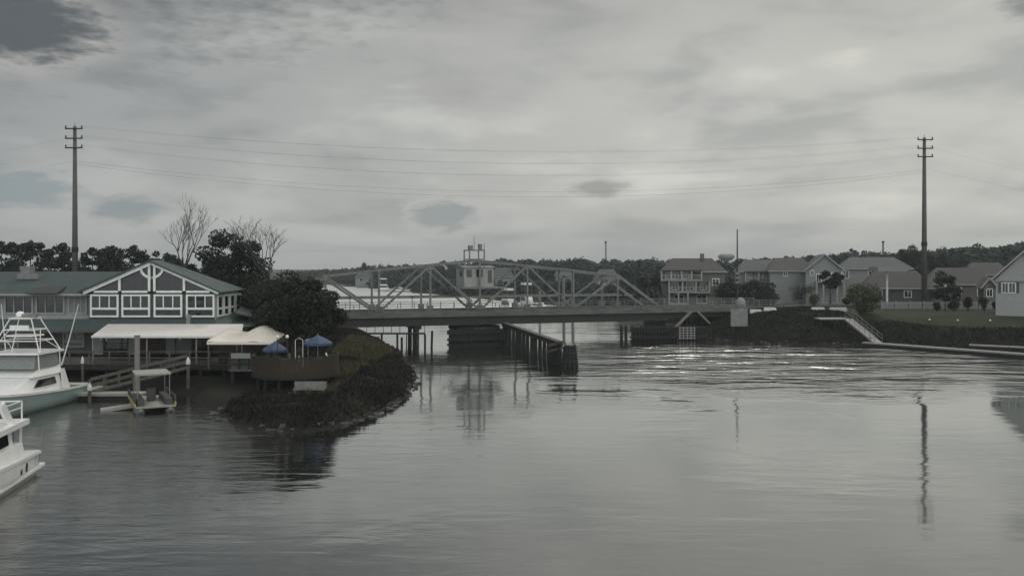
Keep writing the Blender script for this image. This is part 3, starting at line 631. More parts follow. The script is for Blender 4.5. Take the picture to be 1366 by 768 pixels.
for a, b in ((127, 159), (162, 199), (207, 244), (247, 279)):
    ya, yb = sl(a) + 3.2, sl(b) + 3.2
    gg.slab([(XX(a, DF), DF + .1, ZZ(388, DF)), (XX(b, DF), DF + .1, ZZ(388, DF)), (XX(b, DF), DF + .1, ZZ(yb, DF)), (XX(a, DF), DF + .1, ZZ(ya, DF))], -.04)
rb(gg, 'gable_glass', 'glass')
def window(xa, xb, za, zb, y, n=3, rail=True, par=rest, glass='glass', trim='frame', side=None):
    """framed window block on a wall facing -Y (or +X if side given as x)"""
    t = .17; mb = MB(); g = MB()
    def bx(m_, a, b, c, d, e0, e1):
        if side is None: m_.box(a, b, y - e1, y - e0, c, d)
        else: m_.box(side + e0, side + e1, a, b, c, d)
    bx(mb, xa, xb, za, za + t, .0, .12); bx(mb, xa, xb, zb - t, zb, .0, .12); bx(mb, xa, xa + t, za + t, zb - t, .0, .12); bx(mb, xb - t, xb, za + t, zb - t, .0, .12)
    zr = za + (zb - za) * .33
    if rail: bx(mb, xa + t, xb - t, zr, zr + .2, .0, .11)
    for i in range(1, n): xm = xa + (xb - xa) * i / n; bx(mb, xm - .05, xm + .05, (zr + .2) if rail else za + t, zb - t, .0, .09)
    w = rb(mb, 'window', trim, par); bx(g, xa + t, xb - t, za + t, zb - t, -.02, .03); 
    if par is rest: g.v = [(x - OX, yv - OY, z) for x, yv, z in g.v]
    g.build('pane', glass, w); return w
zw0, zw1 = ZZ(423, DF), ZZ(392.5, DF)
for a, b in ((120, 158), (162, 200), (205, 243), (248, 286)): window(XX(a, DF), XX(b, DF), zw0, zw1, DF + .1)
rb(MB().box(XL - .05, XR + .03, DF + .0, DF + .14, ZZ(391.5, DF), ZZ(389.8, DF)), 'band', 'darkwood')
# right flank windows, seen obliquely
rb(MB().box(XR - .04, XR + .04, DF + .16, DB, 5.4, ZE - .1), 'side_wall', 'cream')
for i in range(4): window(DF + .5 + i * 1.85, DF + 2.1 + i * 1.85, zw0, zw1 - .1, 0, 1, True, side=XR + .042)
# left wing
WF = 86.0; WXL = -64.0
rb(MB().box(WXL, XL, WF, 95, 5.0, 8.0), 'wing_wall', 'greywall')
rb(MB().slab([(WXL - .5, WF - .9, 7.85), (XL + .2, WF - .9, 7.85), (XL + 2.2, 91.5, 9.95), (WXL - .5, 91.5, 9.95)], .15).slab([(WXL - .5, 91.51, 9.95), (XL + 2.2, 91.51, 9.95), (XL + 2.2, 96, 7.85), (WXL - .5, 96, 7.85)], .15), 'wing_roof', 'teal')
rb(MB().box(WXL, XL - .1, WF - .93, WF - .86, 7.66, 7.86), 'gutter', 'cream')
for a, b in ((-45, -8), (6, 45), (48, 87), (91, 117)): window(XX(a, WF), XX(b, WF), ZZ(419, WF), ZZ(393.5, WF), WF, 3, False, glass='curtain' if a > 80 else 'glass', trim='cream')
rb(MB().slab([(XX(46, WF), WF - 1.7, 7.95), (XX(88, WF), WF - 1.7, 7.95), (XX(83, WF), WF + .8, 8.55), (XX(51, WF), WF + .8, 8.55)], .1), 'window_hood', 'roofdark')
rb(MB().box(WXL, XL, WF - .35, WF - .02, 5.35, 5.8), 'sill_band', 'cream')
u = rb(MB().box(XX(31, 90), XX(44, 90), 89.4, 90.4, 9.2, 10.5).box(XX(31, 90) - .1, XX(58, 90), 89.0, 90.6, 9.2, 9.75), 'rooftop_unit', 'steel_l')
# pent roof over the ground floor
rb(MB().slab([(WXL, 82.0, 4.55), (XR + 1.2, 82.0, 4.55), (XR - .2, 84.05, 5.5), (WXL, 84.05, 5.5)], .15)
   .slab([(XR + 1.203, 82.0, 4.55), (XR + 4.5, 92, 4.85), (XR + .05, 92, 6.2), (XR - .19, 84.05, 5.5)], .15), 'pent_roof', 'teal')
rb(MB().box(WXL, XR + 1.15, 81.93, 81.998, 4.36, 4.55), 'fascia', 'darkwall')
rb(MB().slab([(XR + 1.3, 86.0, 6.0), (XR + 5.0, 89.0, 4.9), (XR + 4.0, 95.0, 5.5), (XR + .2, 95.0, 7.4)], .15), 'lean_to_roof', 'roofgrey')
# ground floor
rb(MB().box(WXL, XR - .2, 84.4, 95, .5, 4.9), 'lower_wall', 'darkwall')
for a, b, c, d in ((-8, 26, 444, 466), (84, 113, 443, 463)):
    window(XX(a, 84.4), XX(b, 84.4), ZZ(d, 84.4), ZZ(c, 84.4), 84.4, 2, True, trim='greywall')
for px in (126, 172, 222): rb(MB().box(XX(px, 84.4), XX(px + 12, 84.4), 84.3, 84.38, 2.0, 4.35), 'pilaster', 'greywall')
for (a, b, g) in ((139, 170, 'glass'), (186, 214, 'brickred'), (236, 256, 'curtain'), (262, 284, 'glass')):
    w = rb(MB().box(XX(a, 84.4) - .1, XX(b, 84.4) + .1, 84.3, 84.385, 2.1, 4.4), 'door', 'wood'); g_ = MB().box(XX(a, 84.4), XX(b, 84.4), 84.27, 84.297, 2.2, 4.3); g_.v = [(x - OX, y - OY, z) for x, y, z in g_.v]; g_.build('pane', g, w)
# deck in front
DX0, DX1, DYF = -44.0, -22.5, 77.0
rb(MB().box(DX0, DX1, DYF, 84.38, 1.85, 2.0).box(WXL, DX0 - .01, 80.5, 84.38, 1.85, 2.0), 'deck', 'wood')
rb(MB().box(DX0, DX1, DYF - .06, DYF - .002, 1.5, 1.98), 'deck_fascia', 'darkwood')
mb = MB()
for i in range(13):
    x = DX0 + .3 + i * (DX1 - DX0 - .6) / 12; mb.box(x - .06, x + .06, DYF + .05, DYF + .17, 2.0, 3.05)
mb.box(DX0, DX1, DYF + .04, DYF + .18, 3.05, 3.12); mb.box(DX0, DX1, DYF + .08, DYF + .12, 2.5, 2.58); mb.box(DX0, DX1, DYF + .08, DYF + .12, 2.2, 2.25)
rb(mb, 'deck_railing', 'wood')
for i in range(11):
    x = DX0 + .5 + i * (DX1 - DX0 - 1) / 10
    rb(MB().tube([(x, DYF + .3, -1.5), (x, DYF + .3, 1.5)], .16, 7), 'deck_pile', 'darkwood')
rb(MB().box(WXL, -22.0, 79.5, 79.8, -1.0, 1.8), 'seawall', 'darkwood')
# awnings
aw = rb(MB().slab([(XX(122, 77), 77.0, 4.45), (XX(322, 77), 77.0, 4.40), (XX(322, 82), 82.6, 5.12), (XX(140, 82), 82.6, 5.12)], .05)
   .slab([(XX(122, 77), 76.97, 4.47), (XX(322, 77), 76.97, 4.42), (XX(322, 77), 76.97, 4.26), (XX(122, 77), 76.97, 4.30)], .03), 'awning', 'canvas')
for px in (124, 196, 262, 316): rb(MB().box(XX(px, 77.3) - .05, XX(px, 77.3) + .05, 77.25, 77.35, 2.0, 4.4), 'awning_post', 'greywall')
for px, d in ((135, 78), (142, 78), (240, 78), (176, 80), (259, 80)): rb(MB().tube([(XX(px, d), d, 4.6), (XX(px, d), d, 4.32)], .012, 4).lathe([(.02, .32), (.09, .25), (.12, .12), (.08, .02), (.01, 0)], 10, (XX(px, d), d, 4.0)), 'lantern', 'lampglass')
vent = rb(MB().box(XX(253, 83) - .18, XX(253, 83) + .18, 82.6, 83, 4.9, 6.0), 'vent_pipe', 'steel_l')
# dining tent
tent = thing('fabric_tent', 'cream white peaked fabric canopy at the right end of the long restaurant awning', 'tent', (XX(330, 75.5), 75.5, 0))
TX0, TX1, TY0, TY1 = -2.9, 2.6, -1.6, 3.8
g = MB(); nx_, ny_ = 17, 13
for j in range(ny_):
    for i in range(nx_):
        u_, v_ = i / (nx_ - 1), j / (ny_ - 1); x = TX0 + (TX1 - TX0) * u_; y = TY0 + (TY1 - TY0) * v_
        e = min(u_, 1 - u_, v_ * 1.0, (1 - v_) * 1.0) * 2
        z = 4.15 + .62 * (v_ ** .8) + .62 * math.exp(-((u_ - .68) / .28) ** 2 - ((v_ - .62) / .32) ** 2) * min(1, e * 2.2) + .12 * math.cos(u_ * 9)
        g.v.append((x, y, z))
for j in range(ny_ - 1):
    for i in range(nx_ - 1):
        a = j * nx_ + i; g.f.append((a, a + 1, a + nx_ + 1, a + nx_))
cn = g.build('canopy', 'cream_canvas', tent, smooth=True)
so = cn.modifiers.new('thick', 'SOLIDIFY'); so.thickness = .03
MB().box(TX0, TX1, TY0 - .03, TY0 + .0, 3.98, 4.2).build('valance', 'cream_canvas', tent)
for x in (TX0 + .1, 0, TX1 - .1):
    for y in (TY0 + .1, TY1 - .1): MB().box(x - .05, x + .05, y - .05, y + .05, 1.9, 4.15).build('post', 'wood', tent)
def slabthing(name, label, cat, m, *b):
    c = Vector(((b[0] + b[1]) / 2, (b[2] + b[3]) / 2, b[4])); o = MB().box(*b); return tag(o.build(name, m, origin=c), label, cat)
td = thing('tent_deck', 'dark timber deck with rail under the cream canopy', 'deck', (-20.9, 75.6, 0))
MB().box(-2.6, 3.2, -2.2, 3.8, 1.8, 1.95).build('floor', 'wood', td)
mb = MB()
for i in range(8): mb.box(-2.6 + i * .82, -2.5 + i * .82, -2.18, -2.08, 1.95, 2.95)
mb.box(-2.6, 3.2, -2.2, -2.06, 2.95, 3.03).box(-2.6, 3.2, -2.16, -2.1, 2.4, 2.48); mb.build('railing', 'deckwood', td)
MB().box(-2.5, 3.1, -2.0, -1.9, 1.95, 2.8).build('dark_screen', 'darkwall', td)
for x in (-2.3, 0, 2.8): MB().tube([(x, -2, -.8), (x, -2, 1.8)], .14, 7).build('post', 'darkwood', td)
br_ = thing('bar_wall', 'dull red bar wall in the shade below the cream canopy', 'bar', (XX(330, 78.5), 78.5, 0))
MB().box(-2.6, 2.4, 0, .2, 1.96, 4.1).build('back_panel', 'brickred', br_); MB().box(-2.2, 2.0, -1.2, -.6, 1.96, 3.0).build('counter', 'darkwood', br_)
mnu = slabthing('menu_board', 'long pale grey board hung low on the tent deck rail', 'board', 'siding', XX(308, 73.2), XX(334, 73.2), 73.2, 73.3, ZZ(478, 73.2), ZZ(471, 73.2))
# round terrace
ter = thing('round_terrace', 'rounded brown wooden terrace with a plank fence on the point', 'terrace', (-17.2, 70.6, .45))
RT = 3.25
MB().lathe([(RT, 1.7), (RT, 1.95)], 40).build('floor', 'deckwood', ter)
g = MB()
for i in range(75):
    a = R(175) + R(205) * i / 74; ca, sa = math.cos(a), math.sin(a); z = 3.0 + random.uniform(-.015, .015); w = .135
    g.box(-.03, .03, -w / 2, w / 2, 1.6, z, Matrix.Translation((ca * (RT + .06), sa * (RT + .06), 0)) @ Matrix.Rotation(a, 4, 'Z'))
g.build('plank_fence', 'deckwood', ter)
g = MB(); g2 = MB()
for i in range(30):
    a = R(175) + R(205) * i / 29; b = R(175) + R(205) * (i + 1) / 29
    if i < 29: g.beam((math.cos(a) * (RT + .06), math.sin(a) * (RT + .06), 3.06), (math.cos(b) * (RT + .06), math.sin(b) * (RT + .06), 3.06), .16, .06); g2.beam((math.cos(a) * (RT + .1), math.sin(a) * (RT + .1), 1.5), (math.cos(b) * (RT + .1), math.sin(b) * (RT + .1), 1.5), .12, .2)
g.build('cap_rail', 'darkwood', ter); g2.build('toe_rail', 'darkwood', ter)
for i in range(8):
    a = R(180 + i * 26); MB().tube([(math.cos(a) * 2.9, math.sin(a) * 2.9, -.6), (math.cos(a) * 2.9, math.sin(a) * 2.9, 1.7)], .15, 7).build('post', 'darkwood', ter)
def umbrella(name, label, loc, r, h, seed):
    t = thing(name, label, 'umbrella', loc, seed, 'blue umbrellas on the terrace'); MB().tube([(0, 0, 0), (0, 0, h + .1)], .03, 6).build('pole', 'palewood', t)
    g = MB(); n = 8; pr = [(0, h), (r * .5, h - .28), (r, h - .62), (r * .99, h - .80)]
    for (ra, za) in pr:
        for i in range(n): a = i / n * 6.283; g.v.append((math.cos(a) * max(ra, .01), math.sin(a) * max(ra, .01), za))
    for j in range(3):
        for i in range(n): g.f.append((j * n + i, j * n + (i + 1) % n, (j + 1) * n + (i + 1) % n, (j + 1) * n + i))
    o = g.build('canopy', 'blue', t); s_ = o.modifiers.new('t', 'SOLIDIFY'); s_.thickness = .02
    for i in range(n): a = i / n * 6.283; MB().beam((0, 0, h - .9), (math.cos(a) * r * .55, math.sin(a) * r * .55, h - .34), .02).build('rib', 'palewood', t) if i % 2 == 0 else None
    return t
umbrella('patio_umbrella', 'larger blue umbrella open at the right side of the round terrace', (XX(424, 71.5), 71.5, 2.4), 1.15, 2.55, .3)
umbrella('patio_umbrella', 'low blue umbrella on the left side of the round terrace by the tent', (XX(367, 72.4), 72.4, 2.4), 1.0, 1.95, .1)
def table(name, label, loc, group):
    t = thing(name, label, 'table', loc, 0, group); MB().lathe([(.45, .72), (.45, .76)], 14).build('table_top', 'palewood', t); MB().tube([(0, 0, 0), (0, 0, .72)], .05, 6).build('pedestal', 'steel_d', t); MB().lathe([(.28, 0), (.28, .04)], 12).build('base', 'steel_d', t); return t
def chair(label, loc, rz):
    t = thing('terrace_chair', label, 'chair', loc, rz, 'chairs on the round terrace')
    MB().box(-.22, .22, -.22, .22, .43, .47).build('seat', 'palewood', t); MB().box(-.22, .22, .19, .22, .48, .95).build('backrest', 'palewood', t)
    for x in (-.2, .2):
        for y in (-.2, .2): MB().box(x - .02, x + .02, y - .02, y + .02, 0, .43).build('leg', 'steel_d', t)
    return t
table('round_table', 'small round table under the larger blue umbrella', (XX(424, 71.5) , 71.5, 2.4), None)
table('round_table', 'small round table under the low blue umbrella', (XX(367, 72.4), 72.4, 2.4), None)
c0 = chair('pale chair left of the table under the larger blue umbrella', (-16.9, 71.2, 2.4), R(90))
for (x, y, a, lb) in ((-14.9, 71.1, R(-90), 'pale chair at the right rail of the round terrace'), (-17.9, 69.4, R(150), 'pale chair near the front planks of the round terrace'), (-18.5, 72.9, R(-60), 'pale chair right of the low blue umbrella')): dup(c0, (x, y, 2.4), a, label=lb)
for j, (px, d, zb, hh, lb) in enumerate(((370, 70.9, 2.4, 2.45, 'white globe lamp on a post at the tent edge, left of its twin'), (383, 71.2, 2.4, 2.45, 'white globe lamp on a post nearer the big blue umbrella'))):
    t = thing('globe_lamp', lb, 'lamp', (XX(px, d), d, zb), 0, 'globe lamps of the terrace'); MB().tube([(0, 0, 0), (0, 0, hh - .2)], .04, 6).build('post', 'steel_d', t); MB().lathe([(.05, -.15), (.12, -.08), (.145, 0), (.12, .09), (.02, .15)], 12, (0, 0, hh)).build('globe', 'lampglass', t, smooth=True)
gt = thing('white_gate_frame', 'thin white arched frame between the globe lamps and the blue umbrella', 'arch', (XX(399, 71), 71, 2.4))
MB().tube([(-.3, 0, 0), (-.3, 0, 2.2), (0, 0, 2.35), (.3, 0, 2.2), (.3, 0, 0)], .03, 6).build('frame', 'white', gt)
ps = thing('white_downspout', 'bright white curved rail post at the right end of the terrace fence', 'post', (XX(437, 70.3), 70.3, 2.1))
MB().tube([(0, 0, 0), (.06, 0, .5), (.0, 0, 1.2), (-.15, 0, 1.55)], .07, 7).build('tube', 'white', ps)
bn = thing('pale_bench', 'pale grey bench wall below the round terrace', 'bench', (XX(413, 66.4), 66.4, .85))
MB().box(-1.2, 1.2, -.2, .25, .40, .50).build('seat', 'conc', bn); MB().box(-1.2, 1.2, .26, .32, .5, 1.0).build('backrest', 'conc', bn)
for x in (-1.1, 1.05): MB().box(x, x + .1, -.2, .2, 0, .4).build('leg', 'conc', bn)
for j, (x, y, lb) in enumerate(((-19.6, 71.6, 'planter with a low leafy plant at the left rail of the round terrace'), (-15.0, 72.4, 'planter with a low leafy plant behind the larger blue umbrella'), (-17.6, 73.2, 'planter with a low leafy plant at the back of the round terrace'))):
    t = thing('planter', lb, 'planter', (x, y, 2.4), 0, 'planters on the terrace'); MB().lathe([(.22, 0), (.3, .5), (.27, .5), (.25, .42)], 12).build('pot', 'brickred', t)
    leaf_mesh('plant', [(0, 0, .8, .35, .35, .4), (.1, .1, 1.2, .22, .22, .3)], 120, .09, 'leaf_g', seed=300 + j, parent=t)
ht = thing('patio_heater', 'tall slim metal patio heater near the middle of the round terrace', 'heater', (-16.6, 72.2, 2.4)); MB().tube([(0, 0, 0), (0, 0, 2.0)], .04, 6).build('post', 'steel_l', ht); MB().lathe([(.35, 2.05), (.05, 2.2)], 14).build('reflector', 'steel_l', ht); MB().lathe([(.2, 0), (.2, .5)], 12).build('base', 'steel_l', ht)
# gangway down to the small dock
gw = thing('gangway', 'sloping timber ramp with rails from the restaurant deck down to the small dock', 'gangway', (XX(250, 75), 75, 0))
q0 = Vector((0, 0, 2.0)); q1 = Vector((XX(120, 70.5) - XX(250, 75), -4.5, .55)); sd_ = Vector((.32, -.9, 0)) * .7
MB().slab([q0 - sd_, q1 - sd_, q1 + sd_, q0 + sd_], .14).build('ramp_deck', 'wood', gw)
for s in (-1, 1):
    mb = MB(); e = sd_ * s
    for z in (.45, .95): mb.beam(q0 + e + Vector((0, 0, z)), q1 + e + Vector((0, 0, z)), .10, .12)
    for i in range(8): p = q0.lerp(q1, i / 7) + e; mb.beam(p, p + Vector((0, 0, 1.0)), .08)
    mb.build('handrail', 'wood', gw)
fdk = thing('floating_dock', 'narrow grey timber dock between the big fishing yacht and the pontoon boat', 'dock', (XX(150, 70), 70, 0))
MB().box(-2.4, 2.6, -.7, .7, .35, .55).build('planks', 'palewood', fdk); MB().box(-2.3, 2.5, -.6, .6, -.2, .345).build('float', 'black', fdk)
MB().box(-3.4, -2.42, -.5, 4.5, .35, .5).build('planks', 'palewood', fdk)
def white_piling(px, d, h, lb, r=.14):
    t = thing('mooring_pile', lb, 'pile', (XX(px, d), d, 0), 0, 'mooring piles at the restaurant'); MB().tube([(0, 0, -2), (0, 0, h)], r, 8).build('post', 'wood', t); MB().lathe([(r * 1.25, 0), (r * 1.25, .25), (r * .9, .4), (.02, .6)], 10, (0, 0, h)).build('cap', 'white', t)
white_piling(119.5, 68.6, .9, 'short white capped pile at the left end of the small dock'); white_piling(110, 74, 2.4, 'small white capped pile behind the stern of the fishing yacht', .1); white_piling(251, 73.5, 2.4, 'pale capped pile at the top of the ramp')
tp_ = thing('tall_piling', 'tall thick pale grey post rising behind the pontoon boat roof to the awning', 'pile', (XX(183, 71), 71, 0)); MB().tube([(0, 0, -2), (0, 0, 4.9)], [.24, .2], 12).build('post', 'conc', tp_); MB().lathe([(.24, 4.9), (.24, 4.98)], 12).build('cap', 'steel_l', tp_)
# pontoon boat
pb = thing('pontoon_boat', 'small tour pontoon boat with flat pale roof and yellow striped side', 'boat', (XX(202, 66), 66, 0), R(-62))
for y in (-1.0, 1.0): MB().tube([(-3.0, y, .05), (2.6, y, .05), (3.2, y, .3)], [.32, .32, .08], 10).build('pontoon', 'steel_l', pb, smooth=True)
MB().box(-3.1, 2.9, -1.35, 1.35, .38, .48).build('deck', 'palewood', pb)
for y in (-1.36, 1.36): MB().box(-3.0, 2.8, y - .03, y + .03, .50, .72).build('side_stripe', 'yellow' , pb); MB().box(-3.0, 2.8, y - .025, y + .025, .722, 1.15).build('side_panel', 'wood', pb)
MB().box(-1.6, 1.5, -1.2, 1.2, 2.55, 2.66).build('roof', 'palewood', pb)
for x in (-1.5, 1.4):
    for y in (-1.1, 1.1): MB().box(x - .03, x + .03, y - .03, y + .03, .48, 2.55).build('roof_post', 'steel_l', pb)
for y in (-.95, .95): MB().box(-1.8, 2.4, y - .25, y + .25, .48, .92).build('bench_seat', 'darkwall', pb)
MB().box(-.4, .1, -.3, .3, .48, 1.45).build('console', 'darkwall', pb)
rmp = thing('landing_ramp', 'pale sloping swim float ramp left of the pontoon boat', 'float', (XX(158, 65), 65, 0), R(25))
MB().slab([(-1.2, -.6, .12), (1.2, -.6, .35), (1.2, .6, .35), (-1.2, .6, .12)], .18).build('planks', 'palewood', rmp); MB().box(-.9, 1.1, -.5, .5, -.2, .05).build('float', 'black', rmp)

# ================================================================== YACHTS
def hull_mesh(Ln, beam, zs, zb, transom=.92, n=22, flare=.18):
    """stations along +x from stern (0) to bow (Ln)"""
    g = MB(); ring = 7
    for i in range(n):
        f = i / (n - 1); w = beam / 2 * (transom + (1 - transom) * min(1, f * 4)) * (1 - max(0, (f - .55) / .45) ** 2.1)
        zt = zb + (zs - zb) * (f ** 1.6); x = f * Ln
        wl = w * (1 - flare * (.3 + 1.2 * f)); wl = max(wl, .01); w = max(w, .02)
        keel = -.55 * (1 - f ** 4)
        pts = [(-w, zt), (-(w + wl) / 2 * 1.01, zt * .5), (-wl, .02), (0, keel), (wl, .02), ((w + wl) / 2 * 1.01, zt * .5), (w, zt)]
        for (y, z) in pts: g.v.append((x + (z / max(zt, .1)) * .5 * f ** 3, y, z))
    for i in range(n - 1):
        for k in range(ring - 1): a = i * ring + k; g.f.append((a, a + ring, a + ring + 1, a + 1))
    g.f.append(tuple(range(ring))); 
    return g
def sheer_deck(Ln, beam, zs, zb, transom=.92, n=22, x0=0, dz=-.02):
    g = MB()
    for i in range(n):
        f = i / (n - 1); w = max(beam / 2 * (transom + (1 - transom) * min(1, f * 4)) * (1 - max(0, (f - .55) / .45) ** 2.1) - .03, .01); zt = zb + (zs - zb) * (f ** 1.6)
        if f * Ln < x0: continue
        g.v += [(f * Ln + .5 * f ** 3, -w, zt + dz), (f * Ln + .5 * f ** 3, w, zt + dz)]
    for i in range(len(g.v) // 2 - 1): g.f.append((2 * i, 2 * i + 2, 2 * i + 3, 2 * i + 1))
    return g
# fishing yacht: stern at (-34.., 71), bow toward the viewer
fy = thing('fishing_yacht', 'white sport fishing yacht with pale green hull and tall tuna tower', 'yacht', (-36.2, 71.3, 0), R(-91))
LN, BE = 15.5, 5.0
hull_mesh(LN, BE, 2.15, 1.05).build('hull', 'gelgreen', fy, smooth=True)
sheer_deck(LN, BE, 2.15, 1.05, x0=3.9).build('foredeck', 'gel', fy)
mb = MB(); n = 22
for i in range(n - 1):
    for s in (-1, 1):
        def P(i):
            f = i / (n - 1); w = max(BE / 2 * (.92 + .08 * min(1, f * 4)) * (1 - max(0, (f - .55) / .45) ** 2.1), .02); return Vector((f * LN + .5 * f ** 3, s * w, 1.05 + 1.1 * f ** 1.6 + .03))
        mb.beam(P(i), P(i + 1), .14, .16)
mb.beam((0, -2.3, 1.08), (0, 2.3, 1.08), .16, .16); mb.build('rub_rail', 'gel', fy)
MB().box(.05, 4.0, -2.2, 2.2, .45, .5).build('cockpit_sole', 'palewood', fy)
MB().box(-.9, -.02, -2.1, 2.1, .25, .36).build('swim_platform', 'gel', fy)
# deckhouse with sloping front
def house(mbp, xa, xb, xc, wa, z0, z1, wb=None):   # xa rear, xb front at base, xc front at top
    wb = wb or wa * .86
    return mbp.add([(xa, -wa, z0), (xb, -wa * .92, z0), (xb, wa * .92, z0), (xa, wa, z0), (xa, -wb, z1), (xc, -wb * .9, z1), (xc, wb * .9, z1), (xa, wb, z1)],
                   [(0, 3, 2, 1), (4, 5, 6, 7), (0, 1, 5, 4), (1, 2, 6, 5), (2, 3, 7, 6), (3, 0, 4, 7)])
house(MB(), 3.9, 11.2, 7.6, 2.15, 1.25, 2.45).build('deckhouse', 'gel', fy)
house(MB(), 3.7, 7.6, 6.4, 2.05, 2.47, 3.05).build('flybridge', 'gel', fy)
for s in (-1, 1):
    MB().slab([(4.7, s * 2.085, 1.75), (7.6, s * 2.02, 1.75), (6.9, s * 1.93, 2.25), (4.7, s * 1.95, 2.25)][::s], .03 * 1).build('side_window', 'glass', fy)
mb = MB()
for s in (-1, 1):
    mb.slab([(3.0, s * 2.2, 1.15), (4.1, s * 2.2, 1.3), (4.1, s * 2.05, 2.75), (3.6, s * 2.05, 2.75)], .06)
mb.build('wing_panel', 'gel', fy)
house(MB(), 4.0, 7.2, 6.6, 1.9, 3.06, 4.02, 1.75).build('flybridge_curtain', 'curtain', fy)
MB().box(3.3, 7.0, -1.95, 1.95, 4.05, 4.2).build('hardtop', 'gel', fy)
mb = MB()
for s in (-1, 1):
    for x in (3.9, 6.8): mb.tube([(x, s * 1.95, 2.9), (x, s * 1.88, 4.06)], .045, 6)
    mb.tube([(3.7, s * 1.85, 4.2), (4.6, s * .8, 6.6)], .045, 6); mb.tube([(6.6, s * 1.85, 4.2), (5.8, s * .8, 6.6)], .045, 6)
    mb.tube([(4.0, s * 1.5, 5.0), (6.3, s * 1.5, 5.0)], .035, 5); mb.tube([(4.3, s * 1.15, 5.8), (6.05, s * 1.15, 5.8)], .035, 5)
    mb.tube([(3.7, s * 1.85, 4.2), (5.1, s * 1.5, 5.0)], .03, 5); mb.tube([(6.5, s * 1.85, 4.2), (5.2, s * 1.15, 5.8)], .03, 5)
for x, z, w in ((4.0, 5.0, 1.5), (6.3, 5.0, 1.5), (4.3, 5.8, 1.15), (6.05, 5.8, 1.15), (4.6, 6.6, .8), (5.8, 6.6, .8)): mb.tube([(x, -w, z), (x, w, z)], .04, 5)
mb.build('tower_frame', 'gel', fy)
MB().box(4.4, 6.0, -1.0, 1.0, 5.30, 5.42).build('tower_platform', 'gel', fy); MB().box(4.5, 5.9, -.85, .85, 6.62, 6.70).build('tower_top', 'gel', fy)
MB().box(5.9, 6.0, -.7, .7, 5.75, 6.15).build('tower_screen', 'gel', fy)
MB().lathe([(.22, 0), (.30, .08), (.30, .22), (.2, .36), (.02, .42)], 14, (4.9, -.55, 6.72)).build('radome', 'gel', fy, smooth=True)
MB().box(5.2, 5.5, -.1, 1.0, 6.72, 6.95).build('light_bar', 'steel_l', fy)
for s in (-1, 1): MB().tube([(4.0, s * 2.1, 3.0), (3.6, s * 2.5, 5.0), (3.2, s * 3.0, 7.6)], [.05, .04, .02], 6).build('outrigger', 'gel', fy)
for px_ in (1.5,): MB().box(1.3, 2.1, -.35, .35, .5, 1.3).build('fighting_chair', 'white', fy)
# second motor yacht, nearer
my = thing('motor_yacht', 'big white motor yacht with two oval portholes, cut off by the left edge in front', 'yacht', (-26.2, 44.3, 0), R(-80))
LN2, BE2 = 15.0, 5.0
hull_mesh(LN2, BE2, 2.2, 1.15, .95, flare=.1).build('hull', 'gel', my, smooth=True)
sheer_deck(LN2, BE2, 2.2, 1.15, .95).build('main_deck', 'gel', my)
MB().box(-1.0, 0, -2.3, 2.3, .28, .42).build('swim_platform', 'gel', my)
mb = MB()
for s in (-1, 1): mb.beam((0, s * 2.42, 1.17), (8, s * 2.5, 1.5), .14, .14); mb.beam((-.9, s * 2.33, .36), (6, s * 2.36, .36), .12, .14)
mb.beam((0, -2.4, 1.17), (0, 2.4, 1.17), .14, .14); mb.build('rub_rail', 'gel', my)
house(MB(), 1.6, 10.6, 10.2, 2.3, 1.2, 1.95, 2.15).build('lower_deckhouse', 'gel', my)
house(MB(), 2.2, 10.0, 9.0, 1.95, 1.96, 2.72, 1.85).build('saloon', 'gel', my)
for s in (-1, 1):
    for a in (2.8, 4.2, 5.6, 7.0): MB().slab([(a, s * 1.955, 2.05), (a + 1.15, s * 1.955, 2.05), (a + 1.15, s * 1.89, 2.6), (a, s * 1.89, 2.6)][::s], .03).build('side_window', 'glass', my)
    for x in (1.8, 2.5):
        pt = MB(); ys = s * 2.40
        for k in range(14): a = k / 14 * 6.283; pt.v.append((x + .15 * math.cos(a), ys + s * .035, .78 + .24 * math.sin(a)))
        for k in range(14): a = k / 14 * 6.283; pt.v.append((x + .15 * math.cos(a), ys - s * .1, .78 + .24 * math.sin(a)))
        pt.f.append(tuple(range(14))); pt.f.append(tuple(range(14, 28))); pt.f += [(k, (k + 1) % 14, (k + 1) % 14 + 14, k + 14) for k in range(14)]
        pt.build('porthole', 'glass', my)
MB().box(.9, 10.0, -2.25, 2.25, 2.74, 3.0).build('upper_deck', 'gel', my)
mb = MB()
for s in (-1, 1):
    mb.beam((2.4, s * 1.9, 3.0), (3.2, s * 1.8, 4.0), .16, .4); mb.beam((1.2, s * 2.0, 3.0), (1.2, s * 2.0, 3.9), .06); mb.beam((1.2, s * 2.0, 3.6), (2.8, s * 1.9, 3.6), .05); mb.beam((1.2, s * 2.0, 3.9), (3.0, s * 1.9, 3.9), .06)
    mb.beam((1.3, s * 1.95, 1.2), (1.3, s * 2.0, 2.74), .09)
mb.beam((3.2, -1.85, 4.0), (3.2, 1.85, 4.0), .4, .14); mb.beam((1.2, -2.0, 3.9), (1.2, 2.0, 3.9), .06); mb.build('radar_arch', 'gel', my)
mb = MB()
for i in range(6): mb.beam((1.55, 1.2, 1.3 + i * .26), (1.55, 1.75, 1.3 + i * .26), .05)
mb.beam((1.55, 1.2, 1.2), (1.55, 1.2, 2.74), .05).beam((1.55, 1.75, 1.2), (1.55, 1.75, 2.74), .05); mb.build('ladder', 'steel_l', my)
MB().tube([(-.1, 2.3, .4), (-.5, 2.5, 2.3)], [.03, .02], 5).build('flag_staff', 'steel_l', my)
house(MB(), 3.6, 9.0, 8.3, 1.7, 3.01, 3.6, 1.6).build('flybridge', 'gel', my)

